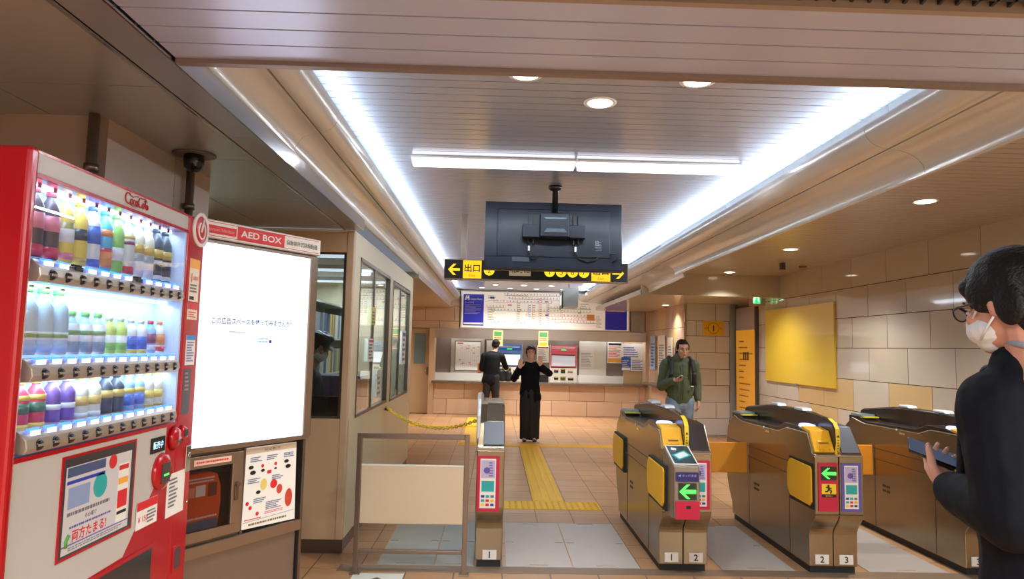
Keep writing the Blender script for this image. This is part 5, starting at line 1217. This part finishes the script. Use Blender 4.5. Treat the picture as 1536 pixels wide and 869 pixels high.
hand(mb, AR[-1][2], (.10, -.10, 1), (0, -1, -.1), (1, 0, 0), .95, .12, .12, (.9, .1)); hand(mb, AR[1][2], (.05, -.10, 1), (0, -1, -.1), (-1, 0, 0), .95, .12, .12, (.9, .1))
bake(mb, 'body', SKIN, t, .0055, 3)
face_details(t, hc, R, .98, smile=True)
mb = MB(); ell(mb, hc+V3(0, .026, .035), (.084, .094, .090)); ell(mb, hc+V3(0, .05, -.03), (.070, .060, .085)); ell(mb, hc+V3(0, -.050, .076), (.066, .040, .030))
for sx in (-1, 1): ell(mb, hc+V3(.058*sx, -.060, .058), (.022, .018, .026)); ell(mb, hc+V3(.076*sx, .0, .015), (.011, .034, .055)); ell(mb, hc+V3(.020*sx, -.080, .062), (.024, .012, .016))
bake(mb, 'hair', mat('hair_dark_brown', (44, 26, 22), .4, 0, .2, 60), t, .006, 3)
mb = MB(); limb(mb, [(0, .02, 1.245), (0, .02, 1.12), (0, .02, .98), (0, .02, .78), (.03, .02, .70)], [(.145, .085), (.165, .105), (.155, .105), (.175, .12), (.17, .12)])
limb(mb, [(-.11, .02, 1.262), (0, .02, 1.285), (.11, .02, 1.265)], [.052, .055, .052])
for sx in (-1, 1): limb(mb, [AR[sx][0], AR[sx][1], Vector(AR[sx][1]).lerp(Vector(AR[sx][2]), .86)], [.066, .060, .040])
bake(mb, 'black_top', BKF, t, .008, 4, .014, .10)
mb = MB().tube([(.135*math.cos(a)*.62, -.0+.02+.09*math.sin(a)*.8-.012, 1.335-.03*(1-abs(math.cos(a)))*(1 if math.sin(a) < 0 else -.2)) for a in [2*PI*i/24 for i in range(25)]], .005, None, 6, cap=False); mb.build('collar_trim', mat('collar_cream', (226, 200, 176), .6), t)
mb = MB()
def srings():
    out = []
    for (z, rx, ry, w_) in ((.92, .135, .10, 0), (.80, .165, .12, .004), (.6, .170, .125, .008), (.35, .158, .12, .012), (.06, .150, .125, .016), (.045, .146, .12, .016)):
        out.append([(rx*math.cos(a)+w_*math.cos(9*a)*math.cos(a), .02+ry*math.sin(a)+w_*math.cos(9*a)*math.sin(a), z) for a in [2*PI*j/72 for j in range(72)]])
    return out
mb.loft(srings()); mb.build('long_skirt', BKS, t)
for sx in (-1, 1):
    mb = MB(); limb(mb, [(.08*sx, .0, .035), (.085*sx, -.12, .03)], [(.036, .032), (.034, .024)]); bake(mb, 'shoe', mat('shoe_black', (26, 26, 30), .4), t, .006, 2)
    mb = MB(); limb(mb, [(.08*sx, .0, .008), (.085*sx, -.125, .008)], [(.040, .008), (.037, .008)]); mb.build('shoe_sole', mat('sole_white', (226, 226, 226), .5), t)

# ---- 2: the man in the dark suit at the machines (faces away, +y)
t = thing('person', 'man in a dark suit seen from behind at the blue ticket machine', 'person', (-.05, 15.12, 0))
SUIT = mat('suit_navy_black', (13, 14, 21), .75, 0, .1, 10, spec=.2); R = rotm(PI-.35, .12)
hc = V3(.075, .03, 1.60); mb = MB(); head_shape(mb, hc, R, .98)
limb(mb, [(.03, .0, 1.40), (.065, .02, 1.52)], [.055, .052]); limb(mb, [(.01, 0, 1.36), (0, 0, 1.1), (-.02, 0, .92)], [(.16, .10), (.14, .10), (.14, .10)])
A1 = {-1: [(-.185, .0, 1.35), (-.235, .02, 1.07), (-.13, .24, 1.0)], 1: [(.205, .02, 1.34), (.30, .20, 1.10), (.33, .42, 1.10)]}
for sx in (-1, 1): limb(mb, A1[sx], [.05, .04, .028])
LG = {-1: [(-.09, 0, .90), (-.125, -.03, .50), (-.14, .0, .10)], 1: [(.05, 0, .90), (.08, .0, .50), (.075, .03, .10)]}
for sx in (-1, 1): limb(mb, LG[sx], [.08, .055, .04]); limb(mb, [Vector(LG[sx][2])+V3(0, 0, -.04), Vector(LG[sx][2])+V3(0, .13, -.06)], [.042, .035])
hand(mb, A1[-1][2], (.1, 1, 0), (.3, 0, -1), (1, 0, 0), 1, .5); hand(mb, A1[1][2], (.1, 1, -.3), (-.3, 0, -1), (-1, 0, 0), 1, .6)
bake(mb, 'body', SKIN, t, .006, 3)
def hair_short(name, t, hc, R, s=1.0, m=HAIR, fringe=True, vox=.006, back=0, full=False):
    def E(mb, p, r, rot=None): ell(mb, hc+R@(Vector(p)*s), [x*s for x in r], R if rot is None else R@rot)
    mb = MB(); E(mb, (0, .022, .044), (.087, .104, .092)) if full else E(mb, (0, .030, .046), (.083, .094, .084)); E(mb, (0, .062, -.018-back), (.066, .050, .062+back)); 
    for sx in (-1, 1): E(mb, (.071*sx, .0, .034), (.014, .046, .040)); E(mb, (.074*sx, .045, -.01), (.013, .034, .05)); E(mb, (.075*sx, -.022, .012), (.007, .012, .026))
    if full: E(mb, (0, -.050, .056), (.066, .036, .036))
    else: E(mb, (0, -.040, .082), (.060, .034, .026))
    return bake(mb, name, m, t, vox, 3)
hair_short('hair', t, hc, R, 1.0)
mb = MB(); limb(mb, [(0, 0, 1.34), (0, 0, 1.15), (-.02, 0, .95), (-.045, 0, .80)], [(.185, .12), (.175, .125), (.175, .125), (.19, .135)]); limb(mb, [(-.17, 0, 1.365), (.02, .0, 1.405), (.18, .01, 1.35)], [.068, .072, .068])
for sx in (-1, 1): limb(mb, [A1[sx][0], A1[sx][1], Vector(A1[sx][1]).lerp(Vector(A1[sx][2]), .9)], [.074, .060, .042])
bake(mb, 'suit_jacket', SUIT, t, .009, 4, .014, .12)
mb = MB()
for sx in (-1, 1): limb(mb, LG[sx], [.115, .080, .062])
limb(mb, [(-.02, 0, .95), (-.02, 0, .84)], [(.15, .11), (.15, .115)]); bake(mb, 'trousers', mat('trousers_black', (17, 17, 22), .65), t, .009, 4, .01, .1)
MB().tube([(.03+.058*math.cos(a), .01+.055*math.sin(a), 1.463) for a in [2*PI*i/20 for i in range(21)]], .009, None, 8, cap=False).build('shirt_collar', WHITE, t)
for sx in (-1, 1):
    mb = MB(); p = Vector(LG[sx][2]); limb(mb, [(p.x, p.y-.04, .045), (p.x, p.y+.16, .035)], [(.045, .04), (.042, .03)]); bake(mb, 'shoe', mat('shoe_black', (26, 26, 30), .4), t, .007, 2)
t2 = thing('shoulder_bag', 'black bag held on the counter by the man in the suit', 'bag', (.245, 15.66, .77))
mb = MB(); limb(mb, [(-.07, 0, .06), (-.07, 0, .22)], [(.10, .06), (.085, .05)]); limb(mb, [(.07, 0, .06), (.07, 0, .20)], [(.10, .06), (.085, .05)]); bake(mb, 'bag_body', mat('bag_black', (22, 22, 26), .5), t2, .009, 3, .01, .08)
MB().tube([(-.08, 0, .26), (-.05, 0, .37), (.05, .0, .38), (.08, 0, .26)], .009).build('bag_handle', BLACK, t2)
tag(MB().box(-.375, -.285, 15.13, 15.30, .97, 1.20).build('folded_coat', mat('tan_cloth', (196, 128, 72), .7), bevel=.03, seg=4), 'tan folded coat over the left arm of the man in the suit', 'coat')

# ---- 3: the man in the green jacket (walks towards the camera)
t = thing('person', 'man in an olive green jacket and jeans with a backpack, looking down at his hand', 'person', (2.40, 8.85, 0))
OLV = mat('olive_jacket', (80, 90, 62), .7, 0, .08, 10); R = rotm(.0, .10)
hc = V3(.025, -.05, 1.575); mb = MB(); head_shape(mb, hc, R, 1.0)
limb(mb, [(.0, .0, 1.38), (.015, -.015, 1.50)], [.056, .054]); limb(mb, [(0, 0, 1.34), (0, 0, 1.1), (0, 0, .92)], [(.16, .10), (.15, .10), (.14, .10)])
A2 = {-1: [(-.18, .0, 1.37), (-.235, .0, 1.10), (-.125, -.22, 1.185)], 1: [(.18, .0, 1.37), (.225, .02, 1.12), (.225, -.05, .915)]}
for sx in (-1, 1): limb(mb, A2[sx], [.05, .04, .028])
LG = {-1: [(-.08, 0, .90), (-.09, -.08, .50), (-.09, .02, .10)], 1: [(.08, 0, .90), (.09, .03, .50), (.10, .16, .12)]}
for sx in (-1, 1): limb(mb, LG[sx], [.08, .055, .04]); limb(mb, [Vector(LG[sx][2])+V3(0, 0, -.04), Vector(LG[sx][2])+V3(0, -.13, -.06)], [.042, .035])
hand(mb, A2[-1][2], (.8, -.45, .10), (-.1, -.3, 1), (0, -1, .5), 1, .7, thumb=(.5, .7)); hand(mb, A2[1][2], (.0, -.15, -1), (-1, 0, 0), (0, -1, 0), 1, .35)
bake(mb, 'body', SKIN2, t, .006, 3); face_details(t, hc, R, 1.0); hair_short('hair', t, hc, R, 1.0)
mb = MB(); limb(mb, [(0, .01, 1.33), (0, .0, 1.15), (0, .0, .98), (0, .0, .92)], [(.170, .120), (.172, .135), (.165, .13), (.158, .125)]); limb(mb, [(-.165, 0, 1.375), (0, .0, 1.42), (.165, .0, 1.375)], [.066, .078, .066]); limb(mb, [(0, .02, 1.42), (0, .01, 1.47)], [.085, .078])
for sx in (-1, 1): limb(mb, [A2[sx][0], A2[sx][1], Vector(A2[sx][1]).lerp(Vector(A2[sx][2]), .88)], [.078, .068, .046])
bake(mb, 'green_jacket', OLV, t, .008, 4, .018, .10)
MB().tube([(.005, -.122, 1.40), (.005, -.146, 1.25), (.003, -.148, 1.1), (0, -.14, .93)], .004, None, 6).build('zip', mat('zip_dark', (44, 50, 40), .5), t)
MB().box(.10, .14, -.155, -.148, 1.10, 1.112).build('chest_logo', WHITE, t)
mb = MB()
for sx in (-1, 1): limb(mb, LG[sx], [.105, .080, .066])
limb(mb, [(0, 0, .98), (0, 0, .86)], [(.15, .11), (.155, .115)]); bake(mb, 'jeans', mat('jeans_blue', (128, 146, 168), .8, 0, .1, 20), t, .008, 4, .012, .08)
for sx in (-1, 1):
    mb = MB(); limb(mb, [(.125*sx, .15, 1.42), (.135*sx, .03, 1.475), (.135*sx, -.10, 1.42), (.145*sx, -.145, 1.28), (.155*sx, -.11, 1.12)], [(.028, .014)]*5); mb.build('backpack_strap', mat('strap_black', (24, 24, 26), .6), t)
mb = MB(); limb(mb, [(0, .20, 1.40), (0, .21, 1.05)], [(.14, .08), (.15, .09)]); bake(mb, 'backpack', mat('backpack_black', (24, 24, 28), .6), t, .01, 4)
for sx in (-1, 1):
    mb = MB(); p = Vector(LG[sx][2]); limb(mb, [(p.x, p.y+.04, max(.045, p.z-.06)), (p.x, p.y-.15, max(.035, p.z-.075))], [(.046, .04), (.043, .03)]); bake(mb, 'shoe', mat('shoe_black', (26, 26, 30), .4), t, .007, 2)
t2 = thing('phone', 'small phone in the raised hand of the man in green', 'phone', (2.345, 8.57, 1.235), rz=.3)
MB().box(-.035, .035, -.07, .07, -.004, .004).build('phone_body', BLACK, t2, bevel=.003); MB().box(-.032, .032, -.066, .066, .004, .0046).build('screen', mat('phone_pale', (210, 206, 200), .3), t2)

# ---- 4: officer in the booth (faces right, +x)
t = thing('person', 'station officer with a dark peaked cap and white mask inside the booth', 'person', (-1.64, 6.05, 0))
UNI = mat('uniform_dark', (24, 26, 34), .6); R = rotm(PI/2-.25, .35)
hc = V3(.095, -.02, 1.51); mb = MB(); head_shape(mb, hc, R, 1.0)
limb(mb, [(.01, .0, 1.26), (.07, -.01, 1.43)], [.055, .052]); limb(mb, [(.0, 0, 1.24), (-.02, 0, 1.0), (-.04, 0, .82)], [(.10, .16), (.10, .14), (.10, .14)], side=(1, 0, 0))
A3 = {-1: [(.01, -.19, 1.23), (.08, -.22, .98), (.30, -.16, .90)], 1: [(.01, .19, 1.23), (.08, .22, .98), (.30, .16, .90)]}
for sx in (-1, 1): limb(mb, A3[sx], [.05, .04, .028]); hand(mb, A3[sx][2], (1, 0, -.2), (0, 0, -1), (0, -sx, 0), 1, .3)
for sx in (-1, 1): limb(mb, [(-.03, .09*sx, .85), (0, .09*sx, .48), (-.03, .09*sx, .10)], [.08, .055, .04]); limb(mb, [(-.03, .09*sx, .05), (.12, .09*sx, .04)], [.04, .035])
bake(mb, 'body', SKIN2, t, .007, 3); face_details(t, hc, R, 1.0, mask=True); hair_short('hair', t, hc, R, 1.0)
def mask_part(t, hc, R, s=1.0, loops=True, vox=.004):
    P = lambda *p: hc+R@(Vector(p)*s)
    mb = MB(); ell(mb, P(0, -.044, -.050), (.063*s, .064*s, .046*s), R); ell(mb, P(0, -.076, -.032), (.026*s, .036*s, .034*s), R); ell(mb, P(0, -.050, -.075), (.040*s, .042*s, .034*s), R)
    o = bake(mb, 'face_mask', MASKW, t, vox, 3)
    if loops:
        mb = MB()
        for sx in (-1, 1):
            mb.tube([P(.060*sx, -.055, -.022), P(.073*sx, -.028, .0), P(.083*sx, .006, .022)], .0028*s, None, 6); mb.tube([P(.056*sx, -.050, -.078), P(.070*sx, -.022, -.055), P(.084*sx, .010, -.034)], .0028*s, None, 6)
        mb.build('mask_loops', MASKW, t)
mask_part(t, hc, R)
mb = MB(); limb(mb, [(.0, 0, 1.22), (-.02, 0, 1.0), (-.04, 0, .80)], [(.13, .19), (.13, .17), (.14, .18)], side=(1, 0, 0)); limb(mb, [(.0, -.17, 1.25), (.01, 0, 1.30), (.0, .17, 1.25)], [.07, .075, .07])
for sx in (-1, 1): limb(mb, [A3[sx][0], A3[sx][1], Vector(A3[sx][1]).lerp(Vector(A3[sx][2]), .88)], [.076, .062, .044])
bake(mb, 'uniform_jacket', UNI, t, .010, 4, .012, .12)
mb = MB()
for sx in (-1, 1): limb(mb, [(-.03, .09*sx, .86), (0, .09*sx, .48), (-.03, .09*sx, .06)], [.11, .08, .065])
bake(mb, 'trousers', UNI, t, .012, 3)
Pc = lambda *p: hc+R@Vector(p)
mb = MB(); rr = [(.090, .048), (.092, .085), (.108, .118), (.100, .140), (.06, .150), (.001, .152)]
vs = [[Pc(r*math.cos(a)*.95, .012+r*1.12*math.sin(a), h-(.018 if math.sin(a) > 0 else -.012)*math.sin(a)) for a in [2*PI*j/28 for j in range(28)]] for (r, h) in rr]
mb.loft(vs); mb.add([Pc(.085*math.cos(a), -.075-.065*math.sin(a), .045-.02*math.sin(a)-.004*k_) for k_ in (0, 1) for a in [PI*j/14 for j in range(15)]], [tuple(range(15)), tuple(range(15, 30))]+[(j, j+1, 16+j, 15+j) for j in range(14)], BLACKG, True)
mb.build('peaked_cap', mat('cap_navy', (30, 34, 48), .6), t)

# ---- 5: the man in the foreground with phone, mask and glasses
t = thing('person', 'man in dark suit, glasses and white mask holding a phone at the right edge', 'person', (1.42, 1.72, 0))
bf = Vector((-.28, .96, 0)).normalized(); br_ = Vector((bf.y, -bf.x, 0))      # facing and right-hand directions of the body
def L3(r_, f_, z): return br_*r_ + bf*f_ + V3(0, 0, z)
hyaw = math.atan2(.93, -.36)+PI/2; R = rotm(hyaw, .20)
hc = V3(-.150, -.06, 1.68); mb = MB(); head_shape(mb, hc, R, 1.0)
limb(mb, [hc+R@V3(0, .03, -.13)+V3(.02, -.0, -.06), hc+R@V3(0, .035, -.06)], [.062, .058])
limb(mb, [L3(0, 0, 1.40), L3(0, 0, 1.1), L3(0, 0, .92)], [(.17, .11), (.15, .11), (.15, .11)], side=br_)
WR = V3(-.212, .08, 1.202); EL = V3(-.205, -.12, 1.18); SH = L3(-.185, 0, 1.43)
limb(mb, [SH, EL, WR], [.052, .042, .028]); SH2 = L3(.20, 0, 1.43); limb(mb, [SH2, L3(.29, .0, 1.15), L3(.30, .06, .90)], [.052, .042, .028])
# left hand holding the phone: palm up, fingers under and around it, thumb over the edge
pf = Vector((.20, .85, .42)).normalized()
hand(mb, WR, pf, (.15, -.50, .85), (-1, .1, .2), 1.0, .42, .05, (.75, .85))
hand(mb, L3(.30, .06, .90), (0, .05, -1), -br_, bf, 1.0, .35)
for sx in (-1, 1): limb(mb, [L3(.09*sx, 0, .90), L3(.10*sx, .04*sx, .50), L3(.10*sx, .02*sx, .10)], [.085, .058, .042]); limb(mb, [L3(.10*sx, .0, .06), L3(.10*sx, .14, .04)], [.045, .036])
bake(mb, 'body', mat('skin_near', (206, 150, 128), .48, 0, .05, 20), t, .0042, 3)
face_details(t, hc, R, 1.0, mask=True); hair_short('hair', t, hc, R, 1.07, vox=.004, back=.01, full=True); mask_part(t, hc, R, 1.0, True, .003)
P = lambda *p: hc+R@Vector(p)
GLF = mat('glasses_black', (20, 20, 22), .3); mb = MB()
for sx in (-1, 1):
    ring = [P(.034*sx+.026*math.cos(a)*(1), -.100+abs(math.cos(a))*0, .000+.019*math.sin(a)) for a in [2*PI*j/24 for j in range(25)]]; mb.tube(ring, .0022, None, 6, cap=False)
    mb.tube([P(.060*sx, -.098, .008), P(.074*sx, -.080, .010), P(.080*sx, .0, .012), P(.082*sx, .022, .0)], .0026, None, 6)
    mb.tube([P(.010*sx, -.100, .008), P(.034*sx, -.101, .019), P(.060*sx, -.099, .010)], .0034, None, 6)
mb.tube([P(-.009, -.102, .004), P(0, -.106, .007), P(.009, -.102, .004)], .0022, None, 6); mb.build('glasses_frame', GLF, t)
mb = MB()
for sx in (-1, 1): mb.add([P(.034*sx+.0255*math.cos(a), -.100, .0185*math.sin(a)) for a in [2*PI*j/24 for j in range(24)]], [tuple(range(24))])
mb.build('lenses', glass_mat('lens_glass', (235, 240, 240), .08), t)
NS = mat('near_suit_navy', (12, 14, 22), .8, 0, .12, 12, spec=.2)
mb = MB(); limb(mb, [L3(0, 0, 1.42), L3(0, .01, 1.25), L3(0, .01, 1.05), L3(0, .0, .84), L3(0, 0, .74)], [(.20, .13), (.205, .145), (.19, .14), (.205, .15), (.21, .155)], side=br_)
limb(mb, [SH+V3(0, 0, .0), L3(0, -.02, 1.475), SH2], [.085, .085, .085]); limb(mb, [L3(-.10, -.01, 1.49), hc+V3(.025, -.01, -.155), L3(.1, -.01, 1.50)], [.055, .074, .06])
limb(mb, [SH, EL, EL.lerp(WR, .92)], [.095, .078, .055])
limb(mb, [SH2, L3(.29, .0, 1.15), L3(.30, .055, .93)], [.085, .066, .048]); bake(mb, 'suit_jacket', NS, t, .007, 4, .016, .09)
mb = MB(); c0 = hc+R@V3(0, .034, -.105)+V3(.012, -.005, -.012); ring = [c0+Vector((.062*math.cos(a), .062*math.sin(a), .016*math.sin(a-1.0)+.0)) for a in [2*PI*j/28 for j in range(29)]]
mb.tube(ring, .008, None, 8, cap=False); mb.build('shirt_collar', mat('collar_grey_blue', (146, 150, 164), .6), t)
mb = MB()
for sx in (-1, 1): limb(mb, [L3(.09*sx, 0, .90), L3(.10*sx, .04*sx, .50), L3(.10*sx, .02*sx, .06)], [.12, .09, .072])
bake(mb, 'trousers', mat('near_trousers', (10, 12, 18), .8, spec=.2), t, .010, 4, .01, .1)
for sx in (-1, 1):
    mb = MB(); limb(mb, [L3(.10*sx, -.03, .05), L3(.10*sx, .17, .04)], [(.048, .045), (.044, .034)], side=br_); bake(mb, 'shoe', mat('shoe_black', (26, 26, 30), .4), t, .007, 2)
ST = mat('strap_padded_black', (15, 15, 18), .7, bump=.3, bscale=90)
for sx in (-1, 1):
    mb = MB(); limb(mb, [L3(.145*sx, -.16, 1.34), L3(.138*sx, -.125, 1.45), L3(.125*sx, -.03, 1.545), L3(.125*sx, .06, 1.52), L3(.13*sx, .125, 1.40), L3(.15*sx, .12, 1.22)], [(.036, .014)]*6, side=br_); bake(mb, 'backpack_strap', ST, t, .005, 3)
mb = MB(); limb(mb, [L3(0, -.22, 1.40), L3(0, -.23, 1.05)], [(.15, .08), (.16, .10)], side=br_); bake(mb, 'backpack', ST, t, .009, 4)
# his phone
t2 = thing('phone', 'dark phone with blue-grey screen held by the masked man at the right edge', 'phone', Vector((1.42, 1.72, 0))+WR+pf*.112+Vector((.15, -.50, .85))*.034+V3(-.012, 0, 0))
zz = Vector((.15, -.50, .85)).normalized(); yy = Vector((-.80, .35, .15)); yy = (yy-zz*yy.dot(zz)).normalized(); xx = yy.cross(zz)
t2.rotation_euler = Matrix((xx, yy, zz)).transposed().to_euler()
MB().box(-.037, .037, -.076, .076, -.0045, .0045).build('phone_body', BLACKG, t2, bevel=.004, seg=3); MB().box(-.034, .034, -.072, .072, .0045, .005).build('screen', mat('phone_screen', (60, 76, 100), .12, emit=(80, 104, 140), estr=.25), t2)
